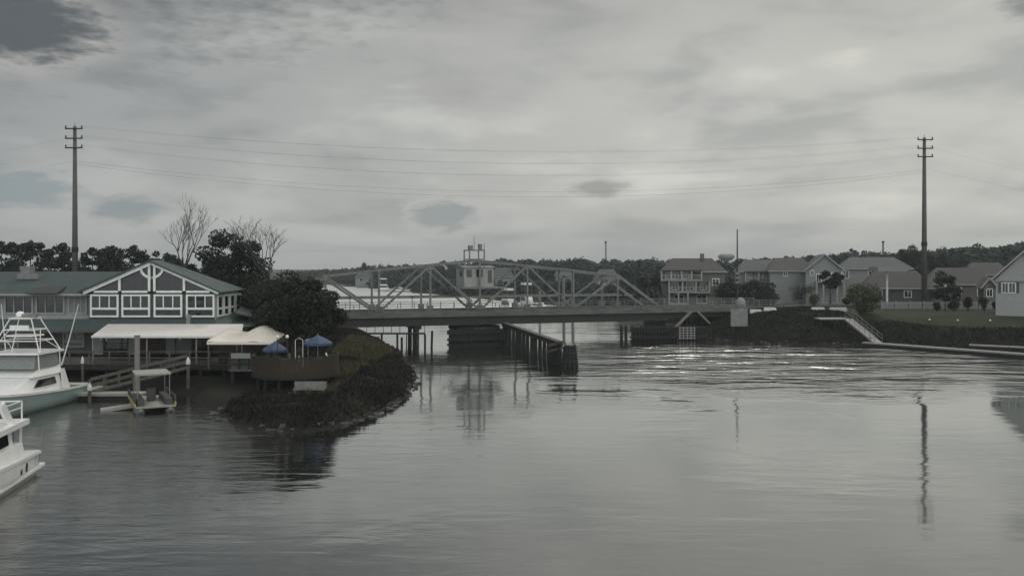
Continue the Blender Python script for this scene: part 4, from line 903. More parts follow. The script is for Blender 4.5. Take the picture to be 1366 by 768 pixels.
# ================================================================== UTILITY POLES AND CABLES
def upole(label, x, y, zt):
    t = thing('utility_pole', label, 'utility pole', (x, y, hz(x, y) - .3), 0, 'tall poles of the river crossing'); b = hz(x, y) - .3; H = zt - b
    MB().tube([(0, 0, 0), (0, 0, H * .5), (0, 0, H)], [.46, .36, .24], 12).build('mast', 'pole', t, smooth=True)
    for z in (H - .35, H - 1.75, H - 3.1):
        a = MB().box(-1.25, 1.25, -.42, -.26, z - .09, z + .09).build('crossarm', 'steel_d', t)
        for x_ in (-1.15, 1.15): MB().lathe([(.05, .09), (.13, .16), (.07, .22), (.13, .28), (.07, .34), (.11, .42)], 8, (x_, -.34, z)).build('insulator', 'steel_d', a)
    MB().tube([(.0, 0, H), (0, 0, H + .5)], .04, 6).build('lightning_rod', 'steel_d', t)
    MB().lathe([(.47, H * .37), (.47, H * .395)], 12).build('band', 'black', t)
    return t
PL = (XX(100, 128), 128.0); PR = (XX(1233, 144), 144.0)
ZL = ZZ(169, 128); ZR = ZZ(184, 144)
upole('tall grey utility pole with three crossarms behind the restaurant at left', *PL, ZL); upole('tall grey utility pole with three crossarms rising from the right bank lawn', *PR, ZR)
def cable(label, a, b, sag, r=.008, grp='overhead power cables'):
    a = Vector(a); b = Vector(b); pts = []
    for i in range(33): f = i / 32; p = a.lerp(b, f); p.z -= sag * 4 * f * (1 - f); pts.append(p)
    c = pts[0]; tag(MB().tube([p - c for p in pts], r, 5).build('power_cable', 'wire'), label, 'power cable', grp).location = c
for i, (dz, sag) in enumerate(((.35, 3.0), (1.75, 3.4), (3.1, 3.9))):
    for s in (-1, 1):
        cable('%s of the cables on the %s crossarms of the two poles' % (('left' if s < 0 else 'right') + ' end one', ['top', 'middle', 'lowest'][i]),
              (PL[0] + s * 1.15, PL[1] - .34, ZL - dz + .45), (PR[0] + s * 1.15, PR[1] - .34, ZR - dz + .45), sag + (.15 if s > 0 else 0))
cable('upper of the two deeply sagging lines below the crossarms', (PL[0], PL[1] - .3, ZL - 5.0), (PR[0], PR[1] - .3, ZR - 5.2), 4.0, .012)
cable('lower of the two deeply sagging lines below the crossarms', (PL[0], PL[1] - .3, ZL - 5.4), (PR[0], PR[1] - .3, ZR - 5.6), 4.4, .012)
for i, dz in enumerate((1.3, 4.9)):
    cable(['upper', 'lower'][i] + ' line running left from the left utility pole', (PL[0], PL[1], ZL - dz), (-170, 150, 19 - i * 2), 2.5)
    cable(['upper', 'lower'][i] + ' line running right from the right utility pole', (PR[0], PR[1], ZR - dz), (170, 175, 20 - i * 2), 2.5)

# ================================================================== RIGHT BANK
gwr = thing('gangway', 'pale sloping gangway from the right bank down to the long floating dock', 'gangway', W(1132, 425, 121.5))
a = Vector((0, 0, 0)); b = W(1172, 457, 116) - W(1132, 425, 121.5); sd_ = Vector((.8, .35, 0)) * .75
MB().slab([a - sd_, a + sd_, b + sd_, b - sd_], -.2).build('ramp_deck', 'palewood', gwr)
for s in (-1, 1):
    mb = MB()
    for z in (.5, 1.0): mb.beam(a + sd_ * s + Vector((0, 0, z)), b + sd_ * s + Vector((0, 0, z)), .05)
    for i in range(7): p = a.lerp(b, i / 6) + sd_ * s; mb.beam(p, p + Vector((0, 0, 1)), .045)
    mb.build('handrail', 'steel_l', gwr)
lp = thing('landing_platform', 'low timber landing at the top of the right gangway', 'platform', W(1132, 425, 121.5) + Vector((-.6, .4, 0)))
MB().box(-3.2, .8, .1, 2.2, -.15, .02).build('planks', 'palewood', lp)
for x in (-3, -1, .6): MB().tube([(x, .3, -3.5), (x, .3, -.15)], .12, 6).build('post', 'darkwood', lp)
K0 = W(1150, 457.2, 116.5); K1 = W(1420, 474.5, 97.5)
dk = thing('floating_dock', 'long narrow pale floating dock running along the right bank', 'dock', (K0.x, K0.y, 0)); q = Vector((K1.x - K0.x, K1.y - K0.y, 0)); nn = Vector((-q.y, q.x, 0)).normalized() * 1.1
MB().slab([Vector((0, 0, .55)), q + Vector((0, 0, .55)), q + nn + Vector((0, 0, .55)), nn + Vector((0, 0, .55))], .18).build('planks', 'palewood', dk)
MB().slab([nn * .05 + Vector((0, 0, .36)), q + nn * .05 + Vector((0, 0, .36)), q + nn * .95 + Vector((0, 0, .36)), nn * .95 + Vector((0, 0, .36))], .6).build('float', 'black', dk)
for i in range(5):
    p = q * (i / 4 * .96 + .02) + nn * 1.08; t = thing('dock_pile', '%s pile of the row along the long right dock, counted from the gangway' % ORD[i], 'pile', (K0.x + p.x, K0.y + p.y, 0), 0, 'piles of the long dock'); MB().tube([(0, 0, -2), (0, 0, 1.1)], .13, 7).build('post', 'darkwood', t)
t = thing('boat_lift', 'low second dock strip with dark posts behind the long dock at right edge', 'dock', (XX(1290, 110), 109.5, 0))
MB().slab([(0, 0, .85), (11, -8, .85), (11.4, -7.3, .85), (.4, .7, .85)], .15).build('planks', 'palewood', t)
for i in range(4): MB().tube([(i * 3.4 + .3, -i * 2.45 + .2, -2), (i * 3.4 + .3, -i * 2.45 + .2, .7)], .1, 6).build('post', 'darkwood', t)
def build_house(label, px0, px1, d, zb, ze, zr, depth, wall='siding', roof='roofgrey', gable=False, wins=(), porch=None, cat='house', name='house', rz=None, chimney=None, rows=1, hang=.45):
    x0 = XX(px0, d); x1 = XX(px1, d); xm = (x0 + x1) / 2; w = (x1 - x0) / 2
    if rz is None: rz = -math.atan(xm / d) * (.75 if d < 210 else 0)
    t = thing(name, label, cat, (xm, d, zb), rz)
    ze -= zb; zr -= zb
    if gable:
        MB().box(-w, w, 0, depth, -1, ze).prism([(-w, ze), (w, ze), (0, zr - .12)], 0, depth).build('wall', wall, t)
        MB().slab([(-w - hang, -.4, ze - .2), (0, -.4, zr), (0, depth + .4, zr), (-w - hang, depth + .4, ze - .2)], -.15).slab([(.003, -.4, zr), (w + hang, -.4, ze - .2), (w + hang, depth + .4, ze - .2), (.003, depth + .4, zr)], -.15).build('roof', roof, t)
        MB().beam((-w - hang, -.46, ze - .12), (0, -.46, zr + .06), .08, .22).beam((0, -.46, zr + .06), (w + hang, -.46, ze - .12), .08, .22).build('bargeboard', 'cream', t)
    else:
        MB().box(-w, w, 0, depth, -1, ze).build('wall', wall, t)
        hip = min(w * .35, depth * .4)
        h2 = depth / 2
        V4 = [(-w - hang, -hang, ze), (w + hang, -hang, ze), (w + hang, depth + hang, ze), (-w - hang, depth + hang, ze), (-w + hip, h2, zr), (w - hip, h2, zr)]
        MB().add(V4, [(0, 1, 5, 4), (1, 2, 5), (2, 3, 4, 5), (3, 0, 4), (3, 2, 1, 0)]).build('roof', roof, t)
        MB().box(-w - hang, w + hang, -hang - .05, -hang, ze - .2, ze).build('fascia', 'cream', t)
    if chimney is not None: MB().box(chimney - .4, chimney + .4, depth / 2 - .4, depth / 2 + .4, ze, zr + .9).build('chimney', 'brick', t)
    for (a, b, c, e) in wins:   # pixel rectangles px0,px1,py_top,py_bottom
        xa, xb, za, zb_ = XX(a, d) - xm, XX(b, d) - xm, ZZ(e, d) - zb, ZZ(c, d) - zb
        wf = MB().box(xa - .12, xb + .12, -.07, -.004, za - .12, zb_ + .12).build('window', 'frame', t); MB().box(xa, (xa + xb) / 2 - .04, -.10, -.072, za, zb_).box((xa + xb) / 2 + .04, xb, -.10, -.072, za, zb_).build('pane', 'glass', wf)
    if porch:
        for (a, b, top, bot, n, proj, slabm) in porch:
            xa, xb = XX(a, d) - xm, XX(b, d) - xm; zt_, zo = ZZ(top, d) - zb, ZZ(bot, d) - zb
            MB().box(xa, xb, -proj, -.01, zt_ - .1, zt_ + .15).build('porch_roof', slabm, t)
            MB().box(xa, xb, -proj, -.01, zo - .2, zo).build('porch_floor', 'cream', t)
            for i in range(n): x = xa + .12 + (xb - xa - .24) * i / max(1, n - 1); MB().box(x - .13, x + .13, -proj + .02, -proj + .24, zo, zt_ - .1).build('column', 'cream', t)
            mb = MB().box(xa, xb, -proj + .03, -proj + .08, zo + .9, zo + .98)
            for i in range(int((xb - xa) / .35)): mb.box(xa + i * .35, xa + i * .35 + .05, -proj + .03, -proj + .08, zo, zo + .9)
            mb.build('balustrade', 'cream', t)
    return t
build_house('dark three storey house with white columned balconies behind the right end of the bridge', 884, 966, 172, 2.2, ZZ(362, 172), ZZ(344, 172), 12, 'brick', 'roofbrown', False,
    [(889, 895, 364, 371), (897, 905, 364, 372), (911, 919, 362, 371), (897, 905, 376, 386), (916, 925, 376, 387), (934, 941, 376, 386), (950, 958, 372, 380), (900, 912, 393, 403), (930, 942, 393, 404)],
    [(882, 936, 361, 373, 5, 1.6, 'roofbrown'), (892, 946, 375, 389, 4, 2.0, 'brick'), (892, 918, 389.5, 404, 3, 2.4, 'cream')], chimney=2)
build_house('long pale two storey house with a columned front gallery under a grey roof', 985, 1046, 180, 2.2, ZZ(362, 180), ZZ(346, 180), 13, 'siding', 'roofgrey', False,
    [(998, 1003, 365, 371), (1008, 1013, 365, 371), (1017, 1021, 365, 371), (1033, 1040, 363, 371), (1030, 1036, 376, 386), (1038, 1043, 376, 386)], [(994, 1046, 362.5, 375, 4, 1.8, 'roofgrey'), (994, 1046, 375.5, 399, 5, 1.8, 'cream')])
build_house('blank walled pale house with dark roof between the gallery house and white gable', 1028, 1084, 172, 2.6, ZZ(361, 172), ZZ(343.5, 172), 14, 'siding', 'roofdark', False, [(1046, 1050, 363, 368), (1074, 1078, 387, 392)])
build_house('white gable-fronted house with columned porch, tallest gable on the right bank', 1076, 1124, 166, 3.2, ZZ(362, 166), ZZ(339.5, 166), 16, 'siding', 'roofgrey', True,
    [(1083, 1086, 361, 367), (1122, 1123.5, 361, 366), (1090, 1095, 366, 375), (1109, 1116, 364, 374)], [(1088, 1124, 376, 403, 5, 2.2, 'siding')])
build_house('pale long roofed house right of the white gable behind the low shrubs', 1124, 1212, 176, 3.2, ZZ(358, 176), ZZ(342.5, 176), 16, 'siding', 'roofgrey', False, [(1126, 1134, 361, 371), (1160, 1166, 362, 368), (1180, 1186, 362, 368)])
# canopy with single post
cp = thing('open_canopy', 'flat pale canopy roof on one slim white post in front of the dark low building', 'canopy', (XX(1190, 150), 150, 3.6))
MB().box(-2.4, 2.6, 0, 4, ZZ(362, 150) - 3.6, ZZ(356, 150) - 3.6).build('roof', 'siding', cp)
for y in (1.9,): MB().box(-.14, .14, y, y + .28, -.3, ZZ(362, 150) - 3.6).build('post', 'white', cp)
build_house('dark low building with a broad grey hipped roof behind the tall right utility pole', 1158, 1240, 158, 3.3, ZZ(384, 158), ZZ(361, 158), 12, 'darkwall', 'roofdark', False, [(1170, 1178, 388, 396), (1206, 1214, 388, 396)])
build_house('dark house with wide low roof and pale ridge cap behind the street lamp', 1242, 1322, 162, 3.4, ZZ(379, 162), ZZ(357, 162), 13, 'brick', 'roofdark', False, [(1256, 1264, 384, 394), (1276, 1282, 384, 396), (1302, 1312, 384, 394)])
build_house('small dark cottage with pale pointed gable beside the white clapboard house', 1313, 1327, 150, 3.5, ZZ(384, 150), ZZ(371, 150), 7, 'brick', 'roofdark', True, [(1317, 1323, 386, 395)])
build_house('brown roofed house half hidden by trees on the hillside far right', 1292, 1345, 200, 3.6, ZZ(366, 200), ZZ(350, 200), 12, 'brick', 'roofbrown', False, [(1300, 1306, 368, 374)])
hw = build_house('white clapboard house at the right edge with a shuttered double window', 1333, 1400, 120, 3.2, ZZ(373, 120), ZZ(335, 120), 8, 'cream', 'roofgrey', True, [(1341, 1347.2, 378, 390), (1349, 1355.5, 378, 390)], hang=.6, rz=-R(31))
xm = XX(1366.5, 120)
MB().box(XX(1332, 120) - xm, XX(1400, 120) - xm, -.3, -.03, ZZ(375, 120) - 3.2, ZZ(373, 120) - 3.2).build('eave_board', 'cream', hw)
MB().box(XX(1336, 120) - xm, XX(1339, 120) - xm, -.06, -.005, ZZ(391, 120) - 3.2, ZZ(377, 120) - 3.2).box(XX(1357.5, 120) - xm, XX(1360.5, 120) - xm, -.06, -.005, ZZ(391, 120) - 3.2, ZZ(377, 120) - 3.2).build('shutter', 'darkwall', hw)
MB().box(XX(1333, 120) - xm - .02, XX(1400, 120) - xm, -.09, -.004, -.3, ZZ(397, 120) - 3.2).build('lower_panel', 'cream', hw)
# white fence
fe = thing('white_fence', 'low white board fence behind the shrubs on the right lawn', 'fence', (XX(1176, 138), 138, 0)); x1 = XX(1335, 136) - XX(1176, 138)
zz0 = hz(XX(1250, 138), 138)
for s in range(8):
    a, b = x1 * s / 8 + .08, x1 * (s + 1) / 8 - .08
    mb = MB()
    for k in range(int((b - a) / .17)): mb.box(a + k * .17, a + k * .17 + .12, -.03, .0, zz0 + .1, zz0 + 1.25)
    mb.box(a, b, .002, .05, zz0 + .35, zz0 + .45).box(a, b, .002, .05, zz0 + 1.0, zz0 + 1.1); mb.build('panel', 'siding', fe)
for s in range(9): MB().box(x1 * s / 8 - .07, x1 * s / 8 + .07, -.05, .09, zz0 - .5, zz0 + 1.4).build('post', 'siding', fe)
# lamp
lx = XX(1261, 133); sl_ = thing('street_lamp', 'slim black street lamp with a white head among the lawn shrubs', 'street lamp', (lx, 133, hz(lx, 133)))
MB().tube([(0, 0, 0), (0, 0, 3.6)], [.09, .05], 8).build('post', 'black', sl_); MB().lathe([(.05, 3.6), (.2, 3.75), (.26, 4.0), (.05, 4.02)], 10).build('lamp_globe', 'lampglass', sl_); MB().lathe([(.42, 4.03), (.3, 4.13), (.02, 4.22)], 12).build('lamp_cap', 'black', sl_)
for j, (px, py) in enumerate(((1240, 426), (1277.5, 428), (1321, 431))):
    d = 120 - j * 2; x = XX(px, d); t = thing('lawn_light', '%s of three small pale lights on the right lawn, counted from the left' % ORD[j], 'garden light', (x, d, hz(x, d)), 0, 'small lights on the lawn'); MB().tube([(0, 0, 0), (0, 0, .3)], .04, 6).build('stake', 'black', t); MB().lathe([(.12, .3), (.14, .42), (.03, .5)], 8).build('lamp_head', 'lampglass', t)
# kerb stones along the right bank
for j, (px, w_) in enumerate(((1008, 1.25), (1027, 1.3), (1091, 1.4), (1118, 1.8))):
    d = 133; x = XX(px, d); o = MB().box(-w_ / 1.4, w_ / 1.4, -.2, .2, -.2, .45).box(-w_ / 1.4 + .1, w_ / 1.4 - .1, -.13, .13, .451, .6).build('concrete_barrier', 'white'); o.location = (x, d, hz(x, d)); tag(o, '%s white concrete barrier block on top of the right bank, from the left' % ORD[j], 'barrier', 'barrier blocks on the right bank')
# shrubs on the lawn
for j, (px, d, h, r_, m_, lb) in enumerate([(1250, 134, 1.5, .8, 'leaf_d', 'round dark shrub just right of the tall right pole'), (1273, 134.5, 1.9, 1.3, 'leaf_d', 'broad dark shrub right of the street lamp'), (1291, 134, 2.6, .9, 'leaf_d', 'upright dark shrub midway along the white fence'),
        (1313, 133, 2.3, .9, 'leaf_d', 'dark shrub by the white clapboard house'), (1329, 131, 1.6, .8, 'leaf_d', 'small dark shrub against the corner of the white clapboard house'),
        (1070, 150, 3.6, 2.4, 'leaf_d', 'wide dark bush in front of the blank walled pale house'), (1086, 142, 2.6, 1.8, 'leaf_g', 'olive bush left of the columned porch'), (1165, 146, 4.2, 2.6, 'leaf_d', 'dark bush behind the olive tree, left of the slim canopy post'),
        (1020, 152, 3.2, 2.2, 'leaf_d', 'dark bush below the gallery of the long pale house'), (1030, 148, 2.5, 1.6, 'leaf_d', 'smaller dark bush right of the gallery bush'), (962, 158, 4.0, 2.0, 'leaf_d', 'dark bush beside the balconied house')]):
    x = XX(px, d); shrub('shrub', lb, (x, d, hz(x, d)), h, r_, m_, 100 + j, 'garden shrubs of the right bank')
round_tree('olive_tree', 'low rounded olive green tree at the top of the right gangway', 'tree', (XX(1152, 128), 128, 2.9), 5.2, 2.6, 'leaf_g', 31, n=220, size=.16, clumps=24, trunk_h=.1)
round_tree('dark_tree', 'dark tree in front of the columned porch of the gabled house', 'tree', (XX(1107, 152), 152, 3.4), 6.3, 2.1, 'leaf_d', 32, n=170, size=.2, clumps=18, trunk_h=.5)
round_tree('dark_tree', 'dark tree between the balconied house and the pale gallery house', 'tree', (XX(975, 165), 165, 2.6), 5.0, 2.6, 'leaf_d', 33, n=170, size=.2, clumps=18, trunk_h=.15)
round_tree('dark_tree', 'dark spreading tree covering the left half of the gallery house', 'tree', (XX(1008, 158), 158, 2.6), 5.6, 3.4, 'leaf_d', 34, n=170, size=.22, clumps=20, trunk_h=.1)
round_tree('dark_tree', 'rounded dark tree behind the truss at the right of the channel', 'tree', (XX(868, 190), 190, 1.6), 7.6, 3.4, 'leaf_d', 35, n=170, size=.25, clumps=20, trunk_h=.15)
round_tree('dark_tree', 'dark tree behind the street lamp on the right bank', 'tree', (XX(1262, 152), 152, 3.5), 5.6, 2.8, 'leaf_d', 36, n=160, size=.22, clumps=18, trunk_h=.15)
round_tree('tall_tree', 'tall dark tree just left of the right utility pole on the skyline', 'tree', (XX(1216, 230), 230, 3.6), 13.2, 3.2, 'leaf_d', 37, n=150, size=.3, clumps=20, trunk_h=.4)
round_tree('tall_tree', 'tall dark tree just right of the right utility pole on the skyline', 'tree', (XX(1252, 225), 225, 3.6), 12.0, 3.4, 'leaf_d', 38, n=150, size=.3, clumps=20, trunk_h=.35)
# masts
def tower(label, px, d, ytop, w, name='radio_mast', cat='mast'):
    x = XX(px, d); t = thing(name, label, cat, (x, d, 1.5)); H = ZZ(ytop, d) - 1.5; mb = MB()
    for k in range(3): a = k * 2.094; mb.tube([(math.cos(a) * w, math.sin(a) * w, 0), (math.cos(a) * w * .45, math.sin(a) * w * .45, H)], w * .22, 5)
    n = int(H / (w * 2.2)) + 2
    for i in range(n):
        for k in range(3):
            f, f2 = i / n, (i + 1) / n; r0, r1 = w * (1 - .55 * f), w * (1 - .55 * f2); a, b = k * 2.094, (k + 1) * 2.094; mb.tube([(math.cos(a) * r0, math.sin(a) * r0, H * f), (math.cos(b) * r1, math.sin(b) * r1, H * f2)], w * .1, 4, cap=False)
    mb.build('lattice', 'steel_d', t); MB().lathe([(w * 1.1, H), (w * 1.1, H + w * 1.5)], 8).build('antenna_head', 'steel_d', t); return t
mm = thing('mast', 'thin dark mast rising straight above the square grey board', 'mast', (XX(983.5, 140), 140, 3.5)); MB().tube([(0, 0, -.5), (0, 0, 4), (0, 0, ZZ(306, 140) - 3.5)], [.16, .14, .09], 8).build('pole', 'steel_d', mm)
for z in (4.3, 5.0, 5.7): MB().box(-.28, .28, -.25, -.12, z, z + .3).build('signal_box', 'steel_l', mm)
tower('distant thin tower on the skyline behind the middle of the right truss half', 808, 620, 324, .8); tower('distant thin tower on the skyline left of the right utility pole', 1178, 560, 324, .8)
wt = thing('water_tower', 'distant flat disc shaped water tower on the skyline above the balconied house', 'water tower', (XX(969, 700), 700, 1.5)); H = ZZ(346, 700) - 1.5
MB().lathe([(1.2, 0), (.9, H)], 12).build('stem', 'steel_l', wt); MB().lathe([(1.0, H - 2), (5, H), (6.6, H + 1.8), (6.3, H + 3.2), (3.5, H + 4.6), (.1, H + 5)], 24).build('tank', 'steel_l', wt, smooth=True)

# ================================================================== FAR SHORE
def mk_boat(label, px, d, Ln, cab, rz, group='boats moored beyond the bridge', top=True):
    t = thing('moored_boat', label, 'boat', (XX(px, d), d, 0), rz, group); be = Ln * .32
    h = hull_mesh(Ln, be, Ln * .15, Ln * .09, n=14); h.v = [(x - Ln / 2, y, z) for x, y, z in h.v]; h.build('hull', 'gel', t, smooth=True)
    dk_ = sheer_deck(Ln, be, Ln * .15, Ln * .09, n=14); dk_.v = [(x - Ln / 2, y, z) for x, y, z in dk_.v]; dk_.build('deck', 'gel', t)
    z0 = Ln * .1; c = house(MB(), -Ln * .25, Ln * .22, Ln * .12, be * .38, z0, z0 + cab * .45); c.build('cabin', 'gel', t)
    house(MB(), -Ln * .22, Ln * .165, Ln * .14, be * .385, z0 + cab * .16, z0 + cab * .36).build('window_band', 'glass', t)
    if top: MB().box(-Ln * .22, Ln * .1, -be * .34, be * .34, z0 + cab * .9, z0 + cab).build('hardtop', 'gel', t); mbp = MB(); [mbp.beam((x, y, z0 + cab * .44), (x, y, z0 + cab * .9), .06) for x in (-Ln * .2, Ln * .08) for y in (-be * .3, be * .3)]; mbp.build('top_posts', 'steel_l', t)
    return t
mk_boat('white cabin cruiser with flybridge behind the middle of the bridge, right of the cabin', 680, 205, 9.5, 4.4, R(-65)); mk_boat('white cruiser moored just right of the flybridge cruiser beyond the truss', 703, 225, 9, 5.4, R(-70))
mk_boat('low white runabout behind the sloping truss member right of the cruisers', 719, 215, 7, 2.2, R(-20), top=False); mk_boat('small white boat moored near the far right pilings beyond the bridge', 745, 200, 6, 1.8, R(-10), top=False)
mk_boat('small white boat left of the twin channel pilings beyond the bridge', 766, 196, 5.5, 1.6, R(-15), top=False)
mk_boat('white roofed boat at the far left shore seen through the first truss panels', 513, 372, 8.5, 4.6, R(10))
mk_boat('dull white boat right of the white roofed one at the far left shore', 533, 360, 8, 2.6, R(5), top=False)
for j, (px, d, zt) in enumerate(((752, 178, 8.3), (764, 176, 9.2), (720, 195, 5.6))):
    t = thing('channel_piling', ['left one of two tall pale pilings behind the right truss half', 'right and taller one of two pale pilings behind the right truss half', 'short pale piling among the boats beyond the bridge'][j], 'pile', (XX(px, d), d, 0), 0, 'pilings beyond the bridge'); MB().tube([(0, 0, -2), (0, 0, zt)], [.32, .26], 8).build('post', 'conc', t); MB().lathe([(.36, zt), (.36, zt + .3)], 8).build('cap', 'steel_d', t)
md = thing('marina_dock', 'low grey dock line with short posts by the moored boats beyond the bridge', 'dock', (XX(665, 208), 208, 0)); MB().slab([(0, 0, .6), (24, -16, .6), (24.8, -15, .6), (.8, 1, .6)], .2).build('planks', 'palewood', md)
for i in range(9): MB().tube([(i * 2.9 + .3, -i * 1.93 + .3, -2), (i * 2.9 + .3, -i * 1.93 + .3, 1.5)], .14, 6).build('post', 'darkwood', md)
FH = dict(roof='roofgrey')
build_house('pale roofed boathouse on the far left shore between the first bridge posts', 474, 494, 440, 1.3, ZZ(370, 440), ZZ(362, 440), 9, 'greywall', 'roofgrey', False, [(480, 484, 371, 375)])
build_house('light roofed distant house seen above the twin pilings', 742, 763, 285, 1.6, ZZ(367, 285), ZZ(358, 285), 9, 'greywall', 'roofgrey', False, [(746, 750, 370, 375)])
build_house('distant grey house with pale roof left of the large truss peak', 796, 826, 262, 1.6, ZZ(372, 262), ZZ(359, 262), 9, 'greywall', 'roofgrey', False, [(800, 805, 376, 382), (812, 817, 376, 382)])
build_house('distant grey house at the far shore right of the bridge cabin', 656, 684, 300, 1.5, ZZ(369, 300), ZZ(357, 300), 9, 'greywall', 'roofgrey', False, [(662, 667, 372, 377)])
# skyline wood: masses too many to count
def wood(name, specs, n, size, seed, m='leaf_far', k=6):
    r = random.Random(seed); bl = []
    for (x, y, zb, h, rad) in specs:
        for i in range(k):
            a = r.uniform(0, 6.28); q = r.uniform(0, .75); zz_ = r.uniform(.35, .9)
            s = rad * r.uniform(.4, .62); bl.append((x + math.cos(a) * q * rad, y + math.sin(a) * q * rad, zb + h * zz_, s, s, min(h * .2, s * 1.1)))
        bl.append((x, y, zb + h * .3, rad * .8, rad * .8, h * .32))
    o = leaf_mesh(name, bl, n, size, m, seed=seed, flat=.8); return o
r = random.Random(11); specs = []
sky_y = [(-300, 345), (0, 338), (120, 340), (300, 352), (430, 359.5), (480, 355), (560, 352), (600, 350), (700, 346), (760, 345), (850, 346), (900, 347), (960, 349), (1000, 344), (1060, 342), (1120, 337), (1180, 335), (1240, 333), (1300, 327), (1366, 320), (1500, 312), (1700, 312)]
def sky_at(px):
    for (a, ya), (b, yb) in zip(sky_y, sky_y[1:]):
        if a <= px <= b: return ya + (yb - ya) * (px - a) / (b - a)
    return 340
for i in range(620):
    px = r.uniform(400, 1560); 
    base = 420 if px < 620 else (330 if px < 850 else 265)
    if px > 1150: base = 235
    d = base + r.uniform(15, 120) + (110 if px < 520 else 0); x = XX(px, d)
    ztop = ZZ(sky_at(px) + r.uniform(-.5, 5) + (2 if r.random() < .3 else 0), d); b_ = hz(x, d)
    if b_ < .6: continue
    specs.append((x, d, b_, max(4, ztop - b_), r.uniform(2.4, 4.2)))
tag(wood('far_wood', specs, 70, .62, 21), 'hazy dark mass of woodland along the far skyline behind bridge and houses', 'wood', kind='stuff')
specs = []
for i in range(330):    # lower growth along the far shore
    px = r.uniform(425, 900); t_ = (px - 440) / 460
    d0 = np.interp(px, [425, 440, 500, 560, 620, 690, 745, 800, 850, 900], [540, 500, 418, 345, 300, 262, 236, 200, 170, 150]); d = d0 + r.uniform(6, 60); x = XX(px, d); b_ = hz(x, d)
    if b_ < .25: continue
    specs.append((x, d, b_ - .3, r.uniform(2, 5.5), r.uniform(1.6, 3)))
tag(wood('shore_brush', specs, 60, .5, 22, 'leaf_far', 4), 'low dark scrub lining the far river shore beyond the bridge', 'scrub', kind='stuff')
# a few separate taller trees on the far skyline
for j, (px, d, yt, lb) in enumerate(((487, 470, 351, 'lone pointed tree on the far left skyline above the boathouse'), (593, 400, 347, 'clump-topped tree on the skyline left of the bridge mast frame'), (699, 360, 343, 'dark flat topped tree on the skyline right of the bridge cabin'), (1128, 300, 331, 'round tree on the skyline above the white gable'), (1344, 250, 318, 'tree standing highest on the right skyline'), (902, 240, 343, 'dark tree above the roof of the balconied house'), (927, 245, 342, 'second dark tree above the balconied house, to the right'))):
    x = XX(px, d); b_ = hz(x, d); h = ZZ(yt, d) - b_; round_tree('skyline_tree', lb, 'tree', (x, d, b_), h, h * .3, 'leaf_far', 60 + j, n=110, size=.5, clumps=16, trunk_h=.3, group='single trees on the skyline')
# pines behind the restaurant
pxs = [(-14, 333), (4, 326), (14, 327), (27, 330), (41, 325), (55, 327), (66, 336), (84, 328), (92, 340), (112, 341), (124, 334), (136, 336), (151, 332), (163, 336), (178, 331), (192, 338), (207, 339), (220, 342), (232, 344)]
for j, (px, yt) in enumerate(pxs):
    d = 132 + (j * 37 % 17); x = XX(px, d); b_ = 2.0; pine('pine_tree', '%s pine from the left in the row behind the restaurant roof' % ORD[j], (x, d, b_), ZZ(yt, d) - b_, 200 + j, 'pines behind the restaurant', wide=1.35)
specs = []
for i in range(130):
    px = r.uniform(-160, 425); d = r.uniform(128, 165); x = XX(px, d); specs.append((x, d, 1.8, r.uniform(6.5, 9.2) if px < 260 else r.uniform(3.5, 7), r.uniform(1.6, 2.6)))
tag(wood('background_wood', specs, 130, .3, 23, 'leaf_p', 5), 'dark green wood filling the ground behind the restaurant', 'wood', kind='stuff')
bt = bare_tree('bare_tree', 'leafless tree with upright forked branches left of the leafy tree behind the roof', (XX(258, 100), 100, 1.9), 16.4, 4, .5); bt.scale = (.72, .72, .84)
bt = bare_tree('bare_tree', 'leafless spreading tree right of the leafy tree behind the roof', (XX(353, 99), 99, 1.9), 14.4, 9, .75); bt.scale = (.85, .85, .90)
round_tree('leafy_tree', 'tall grey green tree between the two leafless trees behind the restaurant', 'tree', (XX(308, 102), 102, 1.9), 12.6, 4.0, 'leaf_p', 41, n=260, size=.22, clumps=42, trunk_h=.25)
round_tree('leafy_tree', 'lower ragged tree left of the tall grey green one, against the first bare trunk', 'tree', (XX(248, 106), 106, 1.9), 9.2, 2.6, 'leaf_p', 42, n=180, size=.2, clumps=20, trunk_h=.25)
round_tree('broad_tree', 'big dark round-crowned tree standing at the right end of the restaurant by the terrace', 'tree', (XX(388, 80), 80, 1.9), 7.6, 3.7, 'leaf_d', 43, n=420, size=.17, clumps=42, trunk_h=.25)
round_tree('broad_tree', 'dark tree filling the gap between the side of the restaurant and the big round tree', 'tree', (XX(345, 92), 92, 1.9), 8.0, 3.4, 'leaf_d', 44, n=300, size=.18, clumps=30, trunk_h=.15)
round_tree('broad_tree', 'smaller dark tree touching the left end of the bridge', 'tree', (XX(425, 100), 100, 2.0), 5.8, 3.0, 'leaf_d', 45, n=260, size=.18, clumps=24, trunk_h=.1)
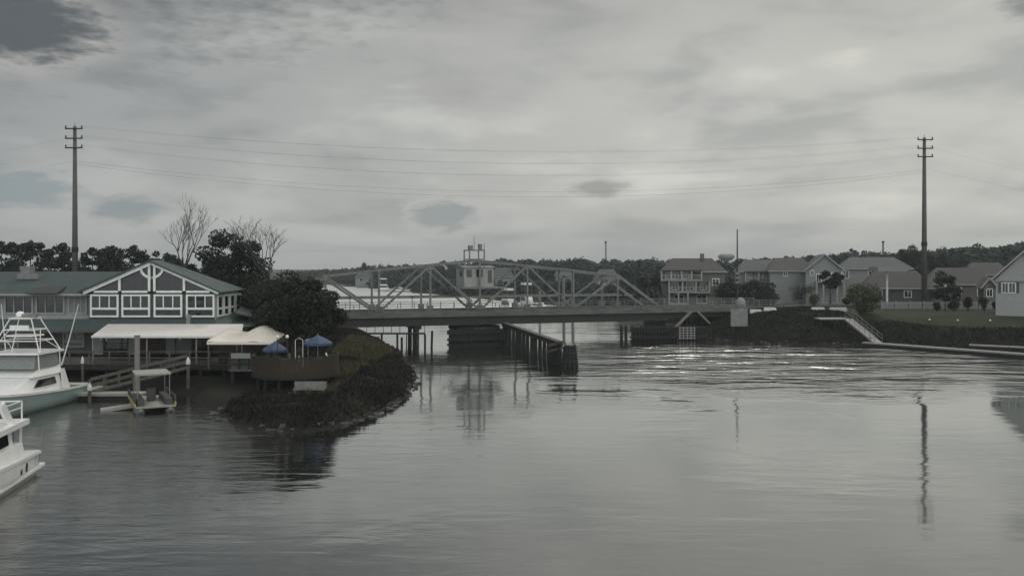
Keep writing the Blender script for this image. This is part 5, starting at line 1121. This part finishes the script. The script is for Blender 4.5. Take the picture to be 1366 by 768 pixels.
# brush on the point
def scatter(name, poly, n, hfun, size, m, seed, zoff=.0, cond=None, flat=.35, k=1, lean=.35):
    rg = np.random.default_rng(seed); P = np.array(poly); lo = P.min(0); hi = P.max(0); pts = rg.uniform(lo, hi, (n * 3, 2)); s = sdist(pts, poly); pts = pts[s > 0][:n]
    hh = height(pts[:, 0], pts[:, 1]); ok = hh > .12; pts = pts[ok]; hh = hh[ok]; K = len(pts)
    H = hfun(pts, rg); base = np.stack([pts[:, 0], pts[:, 1], hh - .05], 1); a = rg.normal(size=(K, 3)) * lean; a[:, 2] = 1; tip = base + a * H[:, None]
    sd = rg.normal(size=(K, 3)); sd[:, 2] *= .2; sd /= np.linalg.norm(sd, axis=1, keepdims=True); sd *= size; mid = base * .45 + tip * .55
    V = np.stack([base, mid + sd, tip, mid - sd], 1).reshape(-1, 3); Fq = np.arange(K * 4).reshape(-1, 4)
    me = bpy.data.meshes.new(name); me.from_pydata(V.tolist(), [], Fq.tolist()); me.materials.append(M[m]); o = bpy.data.objects.new(name, me); COL.objects.link(o); return o
PT = [(-21, 57), (-11, 56), (-8, 70), (-8.4, 80), (-14, 108), (-22, 125), (-24, 90), (-20, 76), (-20, 66)]
tag(scatter('marsh_brush', PT, 42000, lambda p, g: g.uniform(.10, .38, len(p)) * (1 + .6 * wob(p[:, 0], p[:, 1], .8, 9)), .08, 'brush', 5), 'dark dry brush and reeds covering the low point', 'brush', kind='stuff')
tag(scatter('yellow_grass', [(-16.5, 66), (-12.5, 66), (-12.5, 95), (-17, 95)], 9000, lambda p, g: g.uniform(.3, .7, len(p)), .06, 'grassy', 6), 'yellowish tall grass right of the round terrace', 'grass', kind='stuff')
RBK = [(28, 160), (28, 130), (31, 120), (40, 118), (48.5, 119), (56.5, 112), (64, 104), (80, 90), (80, 100), (64, 111.5), (56, 119), (48.5, 127), (47, 150)]
tag(scatter('bank_brush', RBK, 42000, lambda p, g: g.uniform(.10, .42, len(p)) * (1 + .6 * wob(p[:, 0], p[:, 1], .6, 19)), .10, 'leaf_d', 7), 'dark rough growth covering the slope of the right bank', 'brush', kind='stuff')
# shoreline rocks
rg = random.Random(3); mb = MB()
def shore_pts(poly, i0, i1, step):
    for i in range(i0, i1):
        a = Vector(poly[i]); b = Vector(poly[i + 1]); n = max(1, int((b - a).length / step))
        for k in range(n): yield a.lerp(b, k / n)
for p in list(shore_pts(LEFT, 0, 8, .35)) + list(shore_pts(LEFT, 23, 24, .35)) + list(shore_pts(RIGHT, 12, 17, .5)):
    x = p.x + rg.uniform(-.7, .7); y = p.y + rg.uniform(-.7, .7); s = rg.uniform(.07, .22); z = max(hz(x, y), 0); z = min(z, .3)
    for _ in range(1):
        pts = [(Vector((rg.uniform(-1, 1), rg.uniform(-1, 1), rg.uniform(-.6, .7)))) for _ in range(8)]
        o8 = [(-1, -1, -1), (1, -1, -1), (1, 1, -1), (-1, 1, -1), (-1, -1, 1), (1, -1, 1), (1, 1, 1), (-1, 1, 1)]
        mb.add([(x + (a + q.x * .4) * s, y + (b + q.y * .4) * s, z + (c * .5 + q.z * .3) * s) for (a, b, c), q in zip(o8, pts)], [(0, 3, 2, 1), (4, 5, 6, 7), (0, 1, 5, 4), (1, 2, 6, 5), (2, 3, 7, 6), (3, 0, 4, 7)])
tag(mb.build('shore_rocks', 'rock'), 'scattered grey rocks along the waterlines', 'rocks', kind='stuff')
